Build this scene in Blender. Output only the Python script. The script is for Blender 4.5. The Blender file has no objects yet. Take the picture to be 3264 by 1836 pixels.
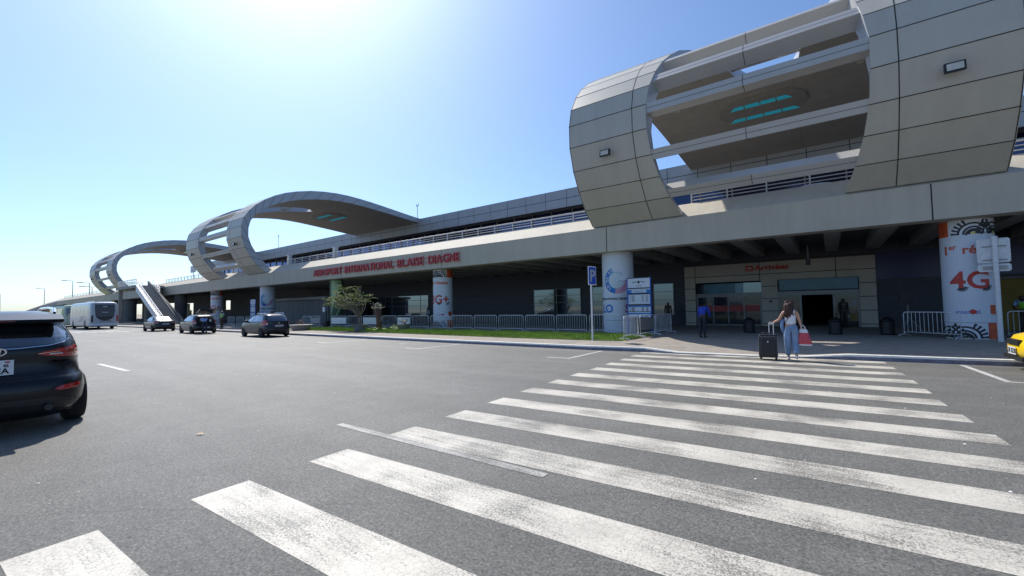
import bpy, bmesh, math, random
from mathutils import Vector, Matrix
random.seed(7)
R = math.radians
scene = bpy.context.scene
COL = scene.collection

# ---------------------------------------------------------------- camera
cam_d = bpy.data.cameras.new("camera"); cam = bpy.data.objects.new("camera", cam_d); COL.objects.link(cam)
cam_d.sensor_width = 36; cam_d.lens = 36*1364.586/3264; cam_d.clip_end = 6000; cam_d.clip_start = 0.05
cr = Vector((0.80288, 0.59587, -0.01796)); cu = Vector((0.04151, -0.02583, 0.9988)); cf = Vector((-0.59469, 0.80267, 0.04547))
M = Matrix((cr, cu, -cf)).transposed().to_4x4(); M.translation = (0, 0, 1.65)
cam.matrix_world = M
scene.camera = cam
# ---------------------------------------------------------------- sky + sun
SUN_AZ, SUN_EL = 66.6, 49.7      # azimuth measured from +Y towards -X
world = bpy.data.worlds.new("World"); scene.world = world; world.use_nodes = True
nt = world.node_tree; nt.nodes.clear()
wo = nt.nodes.new('ShaderNodeOutputWorld'); bg = nt.nodes.new('ShaderNodeBackground'); sky = nt.nodes.new('ShaderNodeTexSky')
sky.sky_type = 'NISHITA'; sky.sun_disc = False; sky.sun_elevation = R(SUN_EL); sky.sun_rotation = R(-SUN_AZ)
sky.air_density = 0.85; sky.dust_density = 1.15; sky.ozone_density = 4.5; sky.altitude = 0
bg.inputs['Strength'].default_value = 0.15
tint = nt.nodes.new('ShaderNodeMix'); tint.data_type = 'RGBA'; tint.blend_type = 'MULTIPLY'; tint.inputs['Factor'].default_value = 1
tint.inputs[7].default_value = (.84, .96, 1.05, 1)      # cool white balance of the whole sky
nt.links.new(sky.outputs[0], tint.inputs[6]); nt.links.new(tint.outputs[2], bg.inputs[0]); nt.links.new(bg.outputs[0], wo.inputs[0])
sl = bpy.data.lights.new("sun", 'SUN'); sl.energy = 4.6; sl.angle = R(0.53); sl.color = (1.0, 0.955, 0.88)
so = bpy.data.objects.new("sun", sl); COL.objects.link(so)
a, e = R(SUN_AZ), R(SUN_EL)
sdir = Vector((-math.sin(a)*math.cos(e), math.cos(a)*math.cos(e), math.sin(e)))
so.rotation_euler = sdir.to_track_quat('Z', 'Y').to_euler()
so.location = (-30, 10, 40)
scene.view_settings.view_transform = 'Standard'; scene.view_settings.look = 'None'
scene.view_settings.exposure = 0.2; scene.view_settings.gamma = 1.0
scene.render.engine = 'CYCLES'

# ---------------------------------------------------------------- materials
def nmat(name):
    m = bpy.data.materials.new(name); m.use_nodes = True
    return m, m.node_tree, m.node_tree.nodes['Principled BSDF']
def mat(name, col, rough=0.6, metal=0.0, var=0.12, scale=3.0, bump=0.0, bscale=40.0, spec=0.5, coat=0.0, emit=None):
    m, t, b = nmat(name)
    N, L = t.nodes, t.links
    b.inputs['Roughness'].default_value = rough; b.inputs['Metallic'].default_value = metal
    b.inputs['Specular IOR Level'].default_value = spec
    if coat: b.inputs['Coat Weight'].default_value = coat; b.inputs['Coat Roughness'].default_value = 0.04
    tc = N.new('ShaderNodeTexCoord')
    if var > 0:
        n = N.new('ShaderNodeTexNoise'); n.inputs['Scale'].default_value = scale; n.inputs['Detail'].default_value = 5; n.inputs['Roughness'].default_value = .62
        L.new(tc.outputs['Object'], n.inputs['Vector'])
        mr = N.new('ShaderNodeMapRange'); mr.inputs['From Min'].default_value = .3; mr.inputs['From Max'].default_value = .7
        mr.inputs['To Min'].default_value = 1-var; mr.inputs['To Max'].default_value = 1+var
        L.new(n.outputs['Fac'], mr.inputs['Value'])
        mx = N.new('ShaderNodeMix'); mx.data_type = 'RGBA'; mx.blend_type = 'MULTIPLY'; mx.inputs['Factor'].default_value = 1
        mx.inputs[6].default_value = (*col, 1); L.new(mr.outputs[0], mx.inputs[7]); L.new(mx.outputs[2], b.inputs['Base Color'])
    else: b.inputs['Base Color'].default_value = (*col, 1)
    if bump > 0:
        n2 = N.new('ShaderNodeTexNoise'); n2.inputs['Scale'].default_value = bscale; n2.inputs['Detail'].default_value = 4
        L.new(tc.outputs['Object'], n2.inputs['Vector'])
        bp = N.new('ShaderNodeBump'); bp.inputs['Strength'].default_value = bump; bp.inputs['Distance'].default_value = 0.02
        L.new(n2.outputs['Fac'], bp.inputs['Height']); L.new(bp.outputs[0], b.inputs['Normal'])
    if emit: b.inputs['Emission Color'].default_value = (*emit[:3], 1); b.inputs['Emission Strength'].default_value = emit[3]
    return m
def panel_mat(name, col, joint, w, h, mortar, rough=.5, axes='XZ', off=(0, 0), var=.07, metal=0.0, spec=.5, offset=0.0, col2=None, stain=0.0):
    m, t, b = nmat(name); N, L = t.nodes, t.links
    b.inputs['Roughness'].default_value = rough; b.inputs['Metallic'].default_value = metal; b.inputs['Specular IOR Level'].default_value = spec
    tc = N.new('ShaderNodeTexCoord'); g = N.new('ShaderNodeNewGeometry'); s = N.new('ShaderNodeSeparateXYZ'); c = N.new('ShaderNodeCombineXYZ')
    L.new(g.outputs['Position'], s.inputs[0])
    for i, axx in enumerate(axes):
        ad = N.new('ShaderNodeMath'); ad.operation = 'ADD'; ad.inputs[1].default_value = off[i]
        L.new(s.outputs['XYZ'.index(axx)], ad.inputs[0]); L.new(ad.outputs[0], c.inputs[i])
    br = N.new('ShaderNodeTexBrick'); br.offset = offset; br.squash = 1; br.inputs['Scale'].default_value = 1
    br.inputs['Brick Width'].default_value = w; br.inputs['Row Height'].default_value = h; br.inputs['Mortar Size'].default_value = mortar
    br.inputs['Mortar Smooth'].default_value = 0.1
    c1 = col; c2 = col2 or tuple(x*(1-var) for x in col)
    br.inputs['Color1'].default_value = (*c1, 1); br.inputs['Color2'].default_value = (*c2, 1); br.inputs['Mortar'].default_value = (*joint, 1)
    L.new(c.outputs[0], br.inputs['Vector'])
    n = N.new('ShaderNodeTexNoise'); n.inputs['Scale'].default_value = 1.3; n.inputs['Detail'].default_value = 6; n.inputs['Roughness'].default_value = .65
    L.new(g.outputs['Position'], n.inputs['Vector'])
    mr = N.new('ShaderNodeMapRange'); mr.inputs['From Min'].default_value = .3; mr.inputs['From Max'].default_value = .7
    mr.inputs['To Min'].default_value = 1-.08-stain; mr.inputs['To Max'].default_value = 1.08
    L.new(n.outputs['Fac'], mr.inputs['Value'])
    mx = N.new('ShaderNodeMix'); mx.data_type = 'RGBA'; mx.blend_type = 'MULTIPLY'; mx.inputs['Factor'].default_value = 1
    L.new(br.outputs['Color'], mx.inputs[6]); L.new(mr.outputs[0], mx.inputs[7]); L.new(mx.outputs[2], b.inputs['Base Color'])
    bp = N.new('ShaderNodeBump'); bp.invert = True; bp.inputs['Strength'].default_value = .35; bp.inputs['Distance'].default_value = .02
    L.new(br.outputs['Fac'], bp.inputs['Height']); L.new(bp.outputs[0], b.inputs['Normal'])
    return m

def asphalt():
    m, t, b = nmat('asphalt'); N, L = t.nodes, t.links
    g = N.new('ShaderNodeNewGeometry')
    def noise(s, d=3, r=.6, kind='ShaderNodeTexNoise'):
        n = N.new(kind); n.inputs['Scale'].default_value = s
        if kind == 'ShaderNodeTexNoise': n.inputs['Detail'].default_value = d; n.inputs['Roughness'].default_value = r
        L.new(g.outputs['Position'], n.inputs['Vector']); return n
    big = noise(.22, 5); mid = noise(2.2, 5); fine = noise(46, 5, .85); vor = noise(48, kind='ShaderNodeTexVoronoi')
    def ramp(src, lo, hi, a0, a1):
        mr = N.new('ShaderNodeMapRange'); mr.inputs['From Min'].default_value = lo; mr.inputs['From Max'].default_value = hi
        mr.inputs['To Min'].default_value = a0; mr.inputs['To Max'].default_value = a1; L.new(src, mr.inputs['Value']); return mr.outputs[0]
    def mul(x, y):
        k = N.new('ShaderNodeMath'); k.operation = 'MULTIPLY'; L.new(x, k.inputs[0]); L.new(y, k.inputs[1]); return k.outputs[0]
    v = mul(mul(ramp(big.outputs['Fac'], .3, .7, .88, 1.12), ramp(mid.outputs['Fac'], .3, .7, .88, 1.12)), ramp(fine.outputs['Fac'], .36, .64, .34, 1.72))
    mp = N.new('ShaderNodeMapping'); mp.inputs['Scale'].default_value = (.05, 1.1, 1); L.new(g.outputs['Position'], mp.inputs['Vector'])
    tr = N.new('ShaderNodeTexNoise'); tr.inputs['Scale'].default_value = 1.0; tr.inputs['Detail'].default_value = 4; L.new(mp.outputs[0], tr.inputs['Vector'])
    v = mul(v, ramp(tr.outputs['Fac'], .35, .65, .90, 1.08))
    wn = noise(.9, 4); wv = N.new('ShaderNodeMix'); wv.data_type = 'VECTOR'; wv.inputs['Factor'].default_value = .22; L.new(g.outputs['Position'], wv.inputs[4]); L.new(wn.outputs['Color'], wv.inputs[5])
    ck = N.new('ShaderNodeTexVoronoi'); ck.feature = 'DISTANCE_TO_EDGE'; ck.inputs['Scale'].default_value = .17; L.new(wv.outputs[1], ck.inputs['Vector'])
    v = mul(v, ramp(ck.outputs['Distance'], .0, .0016, .72, 1.0))
    spot = noise(.55, 2); v = mul(v, ramp(spot.outputs['Fac'], .66, .74, 1.0, .78))
    cl = noise(17, 4, .8); v = mul(v, ramp(cl.outputs['Fac'], .36, .64, .78, 1.24))
    # sparse dark pits
    v = mul(v, ramp(vor.outputs['Distance'], .0, .28, .62, 1.05))
    mx = N.new('ShaderNodeMix'); mx.data_type = 'RGBA'; mx.blend_type = 'MULTIPLY'; mx.inputs['Factor'].default_value = 1
    mx.inputs[6].default_value = (.138, .133, .120, 1); L.new(v, mx.inputs[7]); L.new(mx.outputs[2], b.inputs['Base Color'])
    b.inputs['Roughness'].default_value = .62; b.inputs['Specular IOR Level'].default_value = .42
    bp = N.new('ShaderNodeBump'); bp.inputs['Strength'].default_value = .8; bp.inputs['Distance'].default_value = .015
    L.new(fine.outputs['Fac'], bp.inputs['Height']); L.new(bp.outputs[0], b.inputs['Normal'])
    return m
def road_paint(name, col, wear, streak=True):
    """white paint with worn holes that show the asphalt"""
    m, t, b = nmat(name); N, L = t.nodes, t.links
    g = N.new('ShaderNodeNewGeometry')
    f = N.new('ShaderNodeTexNoise'); f.inputs['Scale'].default_value = 58; f.inputs['Detail'].default_value = 6; f.inputs['Roughness'].default_value = .8; L.new(g.outputs['Position'], f.inputs['Vector'])
    bgn = N.new('ShaderNodeTexNoise'); bgn.inputs['Scale'].default_value = 1.1; bgn.inputs['Detail'].default_value = 4; L.new(g.outputs['Position'], bgn.inputs['Vector'])
    mp = N.new('ShaderNodeMapping'); mp.inputs['Scale'].default_value = (.9, 14, 1); mp.inputs['Rotation'].default_value = (0, 0, -.053); L.new(g.outputs['Position'], mp.inputs['Vector'])
    st = N.new('ShaderNodeTexNoise'); st.inputs['Scale'].default_value = 1.4; st.inputs['Detail'].default_value = 4; L.new(mp.outputs[0], st.inputs['Vector'])
    def mr(src, lo, hi, a0, a1):
        k = N.new('ShaderNodeMapRange'); k.inputs['From Min'].default_value = lo; k.inputs['From Max'].default_value = hi; k.inputs['To Min'].default_value = a0; k.inputs['To Max'].default_value = a1
        L.new(src, k.inputs['Value']); return k.outputs[0]
    ad = N.new('ShaderNodeMath'); ad.operation = 'ADD'; L.new(mr(bgn.outputs['Fac'], .3, .7, -.13, .12), ad.inputs[0]); L.new(mr(st.outputs['Fac'], .3, .7, -.05, .06), ad.inputs[1])
    ad2 = N.new('ShaderNodeMath'); ad2.operation = 'ADD'; L.new(f.outputs['Fac'], ad2.inputs[0]); L.new(ad.outputs[0], ad2.inputs[1])
    fac = mr(ad2.outputs[0], wear-.05, wear+.06, .1, 1)
    mx = N.new('ShaderNodeMix'); mx.data_type = 'RGBA'; L.new(fac, mx.inputs['Factor'])
    mx.inputs[6].default_value = (.155, .145, .13, 1); mx.inputs[7].default_value = (*col, 1)
    wv = N.new('ShaderNodeMix'); wv.data_type = 'VECTOR'; wv.inputs['Factor'].default_value = .05; L.new(g.outputs['Position'], wv.inputs[4]); L.new(f.outputs['Color'], wv.inputs[5])
    vc = N.new('ShaderNodeTexVoronoi'); vc.feature = 'DISTANCE_TO_EDGE'; vc.inputs['Scale'].default_value = 19; L.new(wv.outputs[1], vc.inputs['Vector'])
    dn = N.new('ShaderNodeTexNoise'); dn.inputs['Scale'].default_value = 2.6; dn.inputs['Detail'].default_value = 5; L.new(g.outputs['Position'], dn.inputs['Vector'])
    k1 = N.new('ShaderNodeMath'); k1.operation = 'MULTIPLY'; L.new(mr(vc.outputs['Distance'], .0, .05, .62, 1.0), k1.inputs[0]); L.new(mr(dn.outputs['Fac'], .35, .65, .86, 1.04), k1.inputs[1])
    m3 = N.new('ShaderNodeMix'); m3.data_type = 'RGBA'; m3.blend_type = 'MULTIPLY'; m3.inputs['Factor'].default_value = 1; L.new(mx.outputs[2], m3.inputs[6]); L.new(k1.outputs[0], m3.inputs[7])
    L.new(m3.outputs[2], b.inputs['Base Color'])
    b.inputs['Roughness'].default_value = .52; b.inputs['Specular IOR Level'].default_value = .4
    bp = N.new('ShaderNodeBump'); bp.inputs['Strength'].default_value = .45; bp.inputs['Distance'].default_value = .008
    L.new(f.outputs['Fac'], bp.inputs['Height']); L.new(bp.outputs[0], b.inputs['Normal'])
    return m
def reflective(name, col, tint, k):
    """dark tinted glass: mostly opaque dark body, mirror reflection on top"""
    m, t, b = nmat(name); N, L = t.nodes, t.links
    b.inputs['Base Color'].default_value = (*col, 1); b.inputs['Roughness'].default_value = .12
    gl = N.new('ShaderNodeBsdfGlossy'); gl.inputs['Roughness'].default_value = .015; gl.inputs['Color'].default_value = (*tint, 1)
    ms = N.new('ShaderNodeMixShader'); fr = N.new('ShaderNodeLayerWeight'); fr.inputs['Blend'].default_value = .35
    mr = N.new('ShaderNodeMapRange'); mr.inputs['To Min'].default_value = k; mr.inputs['To Max'].default_value = min(1, k+.6); L.new(fr.outputs['Facing'], mr.inputs['Value'])
    L.new(mr.outputs[0], ms.inputs[0]); L.new(b.outputs[0], ms.inputs[1]); L.new(gl.outputs[0], ms.inputs[2])
    L.new(ms.outputs[0], N['Material Output'].inputs['Surface'])
    n = N.new('ShaderNodeTexNoise'); n.inputs['Scale'].default_value = .35; g = N.new('ShaderNodeNewGeometry'); L.new(g.outputs['Position'], n.inputs['Vector'])
    bp = N.new('ShaderNodeBump'); bp.inputs['Strength'].default_value = .04; bp.inputs['Distance'].default_value = .05; L.new(n.outputs['Fac'], bp.inputs['Height']); L.new(bp.outputs[0], gl.inputs['Normal'])
    return m

MT = {}
MT['asphalt'] = asphalt()
MT['sand'] = mat('dry_ground', (.30, .25, .18), .95, var=.2, scale=.05)
MT['zebra'] = road_paint('crosswalk_paint', (.60, .56, .48), .44)
MT['line'] = road_paint('line_paint', (.60, .59, .55), .40)
MT['blueline'] = road_paint('grey_line_paint', (.47, .45, .41), .49)
MT['paver'] = panel_mat('pavers', (.36, .315, .265), (.20, .17, .14), .24, .12, .008, .85, 'XY', offset=.5, var=.18, stain=.12)
MT['kerb_white'] = mat('kerb_white_paint', (.70, .68, .62), .6, var=.15, scale=9)
MT['kerb_face'] = mat('kerb_dark_paint', (.16, .16, .21), .7, var=.35, scale=5)
MT['concrete'] = mat('concrete', (.33, .315, .29), .8, var=.13, scale=.8, bump=.15, bscale=18)
MT['fascia'] = mat('painted_concrete', (.47, .435, .37), .75, var=.045, scale=.5, bump=.12, bscale=22)
def streaky(name, col, rough, amp):
    m, t, b = nmat(name); N, L = t.nodes, t.links; b.inputs['Roughness'].default_value = rough; g = N.new('ShaderNodeNewGeometry')
    out = None
    for sc_, lo in (((1.6, 1.0, .16), amp), ((.35, .3, .5), amp*.6), ((9, 9, 9), amp*.4)):
        mp = N.new('ShaderNodeMapping'); mp.inputs['Scale'].default_value = sc_; L.new(g.outputs['Position'], mp.inputs['Vector'])
        n = N.new('ShaderNodeTexNoise'); n.inputs['Scale'].default_value = 1.0; n.inputs['Detail'].default_value = 5; n.inputs['Roughness'].default_value = .65; L.new(mp.outputs[0], n.inputs['Vector'])
        mr = N.new('ShaderNodeMapRange'); mr.inputs['From Min'].default_value = .32; mr.inputs['From Max'].default_value = .62; mr.inputs['To Min'].default_value = 1-lo; mr.inputs['To Max'].default_value = 1.0+lo*.2; L.new(n.outputs['Fac'], mr.inputs['Value'])
        if out is None: out = mr.outputs[0]
        else:
            k = N.new('ShaderNodeMath'); k.operation = 'MULTIPLY'; L.new(out, k.inputs[0]); L.new(mr.outputs[0], k.inputs[1]); out = k.outputs[0]
    mx = N.new('ShaderNodeMix'); mx.data_type = 'RGBA'; mx.blend_type = 'MULTIPLY'; mx.inputs['Factor'].default_value = 1; mx.inputs[6].default_value = (*col, 1); L.new(out, mx.inputs[7]); L.new(mx.outputs[2], b.inputs['Base Color']); return m
MT['fascia'] = streaky('painted_concrete', (.51, .462, .375), .75, .10)
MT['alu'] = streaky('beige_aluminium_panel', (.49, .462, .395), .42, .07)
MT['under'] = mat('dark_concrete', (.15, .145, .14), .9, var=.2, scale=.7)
MT['alu_edge'] = mat('grey_aluminium_panel', (.42, .425, .44), .40, metal=.2, var=.05, scale=.35)
MT['seam'] = mat('panel_joint', (.025, .022, .02), .8, var=0)
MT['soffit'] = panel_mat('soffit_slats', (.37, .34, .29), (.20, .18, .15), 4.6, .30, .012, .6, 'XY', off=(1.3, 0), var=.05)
MT['beam'] = mat('beam_cladding', (.45, .44, .42), .42, metal=.15, var=.05, scale=.5)
MT['skyglass_glow'] = mat('glowing_skylight_glass', (.02, .20, .26), .2, var=.25, scale=2, emit=(.02, .28, .38, .35))  # emission stands in for daylight; the shell above the panes is solid
MT['recess_shade'] = mat('skylight_recess_shade', (.29, .27, .235), .6, var=.1)  # soffit colour darkened to paint the shade of a hollow
MT['black'] = mat('black_plastic', (.012, .012, .013), .45, var=.1)
MT['dark'] = mat('interior_shade_black', (.008, .008, .01), .9, var=0)  # near-black colour stands in for shade inside boot and hall
MT['lampglass'] = mat('floodlight_glass', (.55, .52, .45), .15, var=.1)
MT['rail'] = mat('white_steel', (.58, .57, .55), .4, metal=.2, var=.06)
MT['galv'] = mat('galvanised_steel', (.64, .65, .67), .42, metal=.15, var=.15, scale=14)
MT['redletter'] = mat('faded_red_letters', (.50, .055, .065), .5, var=.18, scale=6)
MT['redsign'] = mat('red_sign', (.50, .04, .03), .5, var=.08)
MT['white'] = mat('white_plastic', (.72, .73, .74), .5, var=.05)
MT['roofpanel'] = panel_mat('roof_edge_panels', (.37, .385, .40), (.05, .05, .05), 2.95, 1.09, .035, .45, 'XZ', off=(1.1, -13.5), var=.05, metal=.1)
MT['darkpanel'] = panel_mat('dark_cladding', (.030, .034, .052), (.075, .075, .085), 3.2, .88, .012, .45, 'XZ', off=(0, -.15), var=.15)
MT['portal'] = panel_mat('portal_panels', (.50, .455, .385), (.03, .025, .02), 3.98, .80, .022, .55, 'XZ', off=(7.6, -.33), var=.06)
MT['glass'] = reflective('window_glass', (.012, .016, .02), (.42, .55, .62), .24)
MT['blueglass'] = reflective('blue_curtain_wall', (.006, .010, .04), (.16, .24, .55), .10)
MT['tealfilm'] = mat('teal_glass_film', (.035, .16, .23), .25, var=.15, scale=1.0)
MT['doorframe'] = mat('door_aluminium', (.20, .21, .21), .4, metal=.4, var=.1)
MT['grass'] = mat('grass_blade', (.24, .34, .045), .6, var=.45, scale=2.5)
MT['soil'] = mat('lawn_soil', (.10, .15, .03), .95, var=.35, scale=3)
MT['bark'] = mat('bark', (.20, .17, .13), .85, var=.25, scale=10, bump=.4, bscale=30)
MT['leaf'] = mat('leaf', (.16, .21, .055), .75, var=.5, scale=1.2, spec=.2)
MT['leaf2'] = mat('leaf_dark', (.06, .11, .03), .55, var=.5, scale=3)
MT['pot'] = mat('concrete_pot', (.17, .18, .18), .85, var=.15, scale=6)
MT['paper'] = mat('banner_white', (.62, .66, .72), .5, var=.04, scale=1)
MT['orange'] = mat('banner_orange', (.58, .09, .025), .5, var=.35, scale=5)
MT['yellow'] = mat('banner_yellow', (.62, .52, .14), .5, var=.1)
MT['ink'] = mat('banner_black', (.02, .02, .025), .5, var=0)
MT['blue'] = mat('banner_blue', (.008, .17, .50), .5, var=.08)
MT['skyblue'] = mat('banner_light_blue', (.30, .50, .62), .5, var=.1)
MT['pink'] = mat('banner_pink', (.60, .30, .42), .5, var=.06)
MT['green1'] = mat('banner_pale_green', (.34, .50, .30), .5, var=.25, scale=1.5)
MT['green2'] = mat('banner_dark_green', (.05, .10, .05), .5, var=.3, scale=1.5)
MT['parkblue'] = mat('sign_blue', (.02, .09, .48), .4, var=.04)
MT['steelgrey'] = mat('grey_steel', (.28, .28, .28), .5, metal=.4, var=.12, scale=12)

# ---------------------------------------------------------------- mesh builder
class MB:
    def __init__(s): s.v = []; s.f = []; s.m = []
    def add(s, vs, fs, m=0):
        b = len(s.v); s.v += [tuple(v) for v in vs]; s.f += [tuple(b+i for i in f) for f in fs]; s.m += [m]*len(fs)
    def box(s, x0, x1, y0, y1, z0, z1, m=0):
        s.add([(x, y, z) for x in (x0, x1) for y in (y0, y1) for z in (z0, z1)],
              [(0, 1, 3, 2), (4, 6, 7, 5), (0, 4, 5, 1), (2, 3, 7, 6), (0, 2, 6, 4), (1, 5, 7, 3)], m); return s
    def obox(s, c, u, v, w, m=0):
        c, u, v, w = map(Vector, (c, u, v, w))
        s.add([c+i*u+j*v+k*w for i in (-1, 1) for j in (-1, 1) for k in (-1, 1)],
              [(0, 1, 3, 2), (4, 6, 7, 5), (0, 4, 5, 1), (2, 3, 7, 6), (0, 2, 6, 4), (1, 5, 7, 3)], m); return s
    def prism(s, pts, x0, x1, m=0, axis='X', caps=True):
        n = len(pts)
        if axis == 'X': A = [(x0, p, q) for p, q in pts]; B = [(x1, p, q) for p, q in pts]
        elif axis == 'Y': A = [(p, x0, q) for p, q in pts]; B = [(p, x1, q) for p, q in pts]
        else: A = [(p, q, x0) for p, q in pts]; B = [(p, q, x1) for p, q in pts]
        fs = [(i, (i+1) % n, n+(i+1) % n, n+i) for i in range(n)]
        if caps: fs += [tuple(range(n))[::-1], tuple(range(n, 2*n))]
        s.add(A+B, fs, m); return s
    def tube(s, path, r, n=8, m=0, caps=True):
        path = [Vector(p) for p in path]; rs = r if isinstance(r, (list, tuple)) else [r]*len(path)
        up = None; rings = []
        for i, p in enumerate(path):
            d = (path[min(i+1, len(path)-1)]-path[max(i-1, 0)])
            d = d.normalized() if d.length > 1e-9 else Vector((0, 0, 1))
            if up is None:
                up = Vector((0, 0, 1)) if abs(d.z) < .9 else Vector((1, 0, 0))
            a = d.cross(up).normalized(); b = a.cross(d).normalized(); up = b
            rings.append([p+rs[i]*(math.cos(2*math.pi*k/n)*a+math.sin(2*math.pi*k/n)*b) for k in range(n)])
        vs = [v for rg in rings for v in rg]; fs = []
        for i in range(len(rings)-1):
            for k in range(n): fs.append((i*n+k, i*n+(k+1) % n, (i+1)*n+(k+1) % n, (i+1)*n+k))
        if caps: fs.append(tuple(range(n))[::-1]); fs.append(tuple(range(len(vs)-n, len(vs))))
        s.add(vs, fs, m); return s
    def lathe(s, prof, n=24, c=(0, 0, 0), axis='Z', m=0):
        vs = []; fs = []
        for r, z in prof:
            for k in range(n):
                a = 2*math.pi*k/n; p = (r*math.cos(a), r*math.sin(a), z)
                if axis == 'Y': p = (p[0], p[2], p[1])
                vs.append((c[0]+p[0], c[1]+p[1], c[2]+p[2]))
        for i in range(len(prof)-1):
            for k in range(n): fs.append((i*n+k, i*n+(k+1) % n, (i+1)*n+(k+1) % n, (i+1)*n+k))
        fs.append(tuple(range(n))); fs.append(tuple(range(len(vs)-n, len(vs))))
        s.add(vs, fs, m); return s
    def mesh(s, name, mats, smooth=False):
        me = bpy.data.meshes.new(name); me.from_pydata(s.v, [], s.f)
        for mm in (mats if isinstance(mats, (list, tuple)) else [mats]): me.materials.append(mm)
        me.polygons.foreach_set('material_index', s.m)
        bm = bmesh.new(); bm.from_mesh(me); bmesh.ops.recalc_face_normals(bm, faces=bm.faces); bm.to_mesh(me); bm.free()
        if smooth: me.polygons.foreach_set('use_smooth', [True]*len(me.polygons))
        return me
    def build(s, name, mats, parent=None, smooth=False, world=False):
        if world and parent is not None:
            l = parent.location; s.v = [(x-l.x, y-l.y, z-l.z) for x, y, z in s.v]
        return link(name, s.mesh(name, mats, smooth), parent)
def link(name, me, parent=None):
    o = bpy.data.objects.new(name, me); COL.objects.link(o)
    if parent is not None: o.parent = parent
    return o
def tag(o, label=None, cat=None, group=None, kind=None):
    if label: o['label'] = label
    if cat: o['category'] = cat
    if group: o['group'] = group
    if kind: o['kind'] = kind
    return o
def thing(name, label, cat, loc=(0, 0, 0), rz=0, group=None):
    o = bpy.data.objects.new(name, None); COL.objects.link(o); o.location = loc; o.rotation_euler = (0, 0, rz)
    o.empty_display_size = .3
    return tag(o, label, cat, group)
def dup(root, loc, rz, label, group=None):
    r = root.copy(); COL.objects.link(r); r.location = loc; r.rotation_euler = (0, 0, rz); r['label'] = label
    if group: r['group'] = group
    for ch in list(root.children):
        c = ch.copy(); COL.objects.link(c); c.parent = r
        for g in ch.children:
            d = g.copy(); COL.objects.link(d); d.parent = c
    return r
def text_mesh(body, size, extrude=0.0, bold=0.0, align='LEFT', xs=1.0, spacing=1.0):
    """flat text in local X (right) / Y (up); returns (verts, faces)"""
    cu = bpy.data.curves.new('txt', 'FONT'); cu.body = body; cu.size = size; cu.extrude = extrude; cu.offset = bold
    cu.align_x = align; cu.space_character = spacing; cu.resolution_u = 3
    o = bpy.data.objects.new('txt', cu); COL.objects.link(o)
    dg = bpy.context.evaluated_depsgraph_get(); dg.update()
    me = bpy.data.meshes.new_from_object(o.evaluated_get(dg))
    vs = [(v.co.x*xs, v.co.y, v.co.z) for v in me.vertices]; fs = [tuple(p.vertices) for p in me.polygons]
    bpy.data.objects.remove(o); bpy.data.curves.remove(cu); bpy.data.meshes.remove(me)
    return vs, fs
def text_xz(mb, body, x, y, z, size, depth=.01, m=0, face=-1, **kw):
    """text standing on a wall that faces -Y; (x,z) lower left"""
    vs, fs = text_mesh(body, size, depth, **kw)
    mb.add([(x+vx, y-vz, z+vy) for vx, vy, vz in vs], fs, m)

# ---------------------------------------------------------------- ground, road, pavement
g = MB(); g.box(-3000, 3000, -3000, 3000, -1.0, -.02); tag(g.build('ground', MT['sand']), kind='structure')
g = MB(); g.add([(-400, -60, 0), (120, -60, 0), (120, 14.9, 0), (-400, 14.9, 0)], [(0, 1, 2, 3)])
g.add([(-5.2, 14.9, 0), (120, 14.9, 0), (120, 17.5, 0), (-5.2, 17.5, 0)], [(0, 1, 2, 3)])
tag(g.build('road', MT['asphalt']), kind='structure')
# kerb line (world XY of the road side), with the lowered stretch at the crosswalk
KERB = [(-400, 14.9, .14), (-31, 14.9, .14), (-7.2, 14.75, .14), (-5.3, 14.95, .14), (-4.1, 14.85, .05), (-2.0, 15.1, .03), (-.75, 15.35, .04), (.35, 15.42, .14), (4, 15.7, .14), (12, 16.2, .14), (60, 21.5, .14)]
pv = MB(); tops = [(x, y+.16, z+.012) for x, y, z in KERB]
for (p, q) in zip(tops[:-1], tops[1:]):
    # pavement apron ramps from the kerb to full height, then a flat sheet
    pv.add([p, q, (q[0], q[1]+1.5, .16), (p[0], p[1]+1.5, .16)], [(0, 1, 2, 3)])
    pv.add([(p[0], p[1]+1.5, .16), (q[0], q[1]+1.5, .16), (q[0], 60, .16), (p[0], 60, .16)], [(0, 1, 2, 3)])
tag(pv.build('pavement', MT['paver']), kind='structure')
kb = MB()
def subdiv(pl, step=.25):
    out = []
    for p, q in zip(pl[:-1], pl[1:]):
        L = math.hypot(q[0]-p[0], q[1]-p[1]); n = max(1, int(L/step)) if L < 80 else int(L/4)
        for i in range(n): out.append(tuple(p[k]+(q[k]-p[k])*i/n for k in range(3)))
    return out+[pl[-1]]
KS = subdiv([k for k in KERB])
for p, q in zip(KS[:-1], KS[1:]):
    jp = random.uniform(.0, .018); 
    kb.add([(p[0], p[1], 0), (q[0], q[1], 0), (q[0], q[1]+.01, q[2]*.72), (p[0], p[1]+.01, p[2]*.72)], [(0, 1, 2, 3)], 1)
    kb.add([(p[0], p[1]+.01, p[2]*.72), (q[0], q[1]+.01, q[2]*.72), (q[0], q[1]+.03, q[2]+.01), (p[0], p[1]+.03, p[2]+.01)], [(0, 1, 2, 3)], 0)
    kb.add([(p[0], p[1]+.03, p[2]+.01), (q[0], q[1]+.03, q[2]+.01), (q[0], q[1]+.16, q[2]+.018), (p[0], p[1]+.16, p[2]+.018)], [(0, 1, 2, 3)], 0)
tag(kb.build('kerb', [MT['kerb_white'], MT['kerb_face']]), kind='structure')
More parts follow.
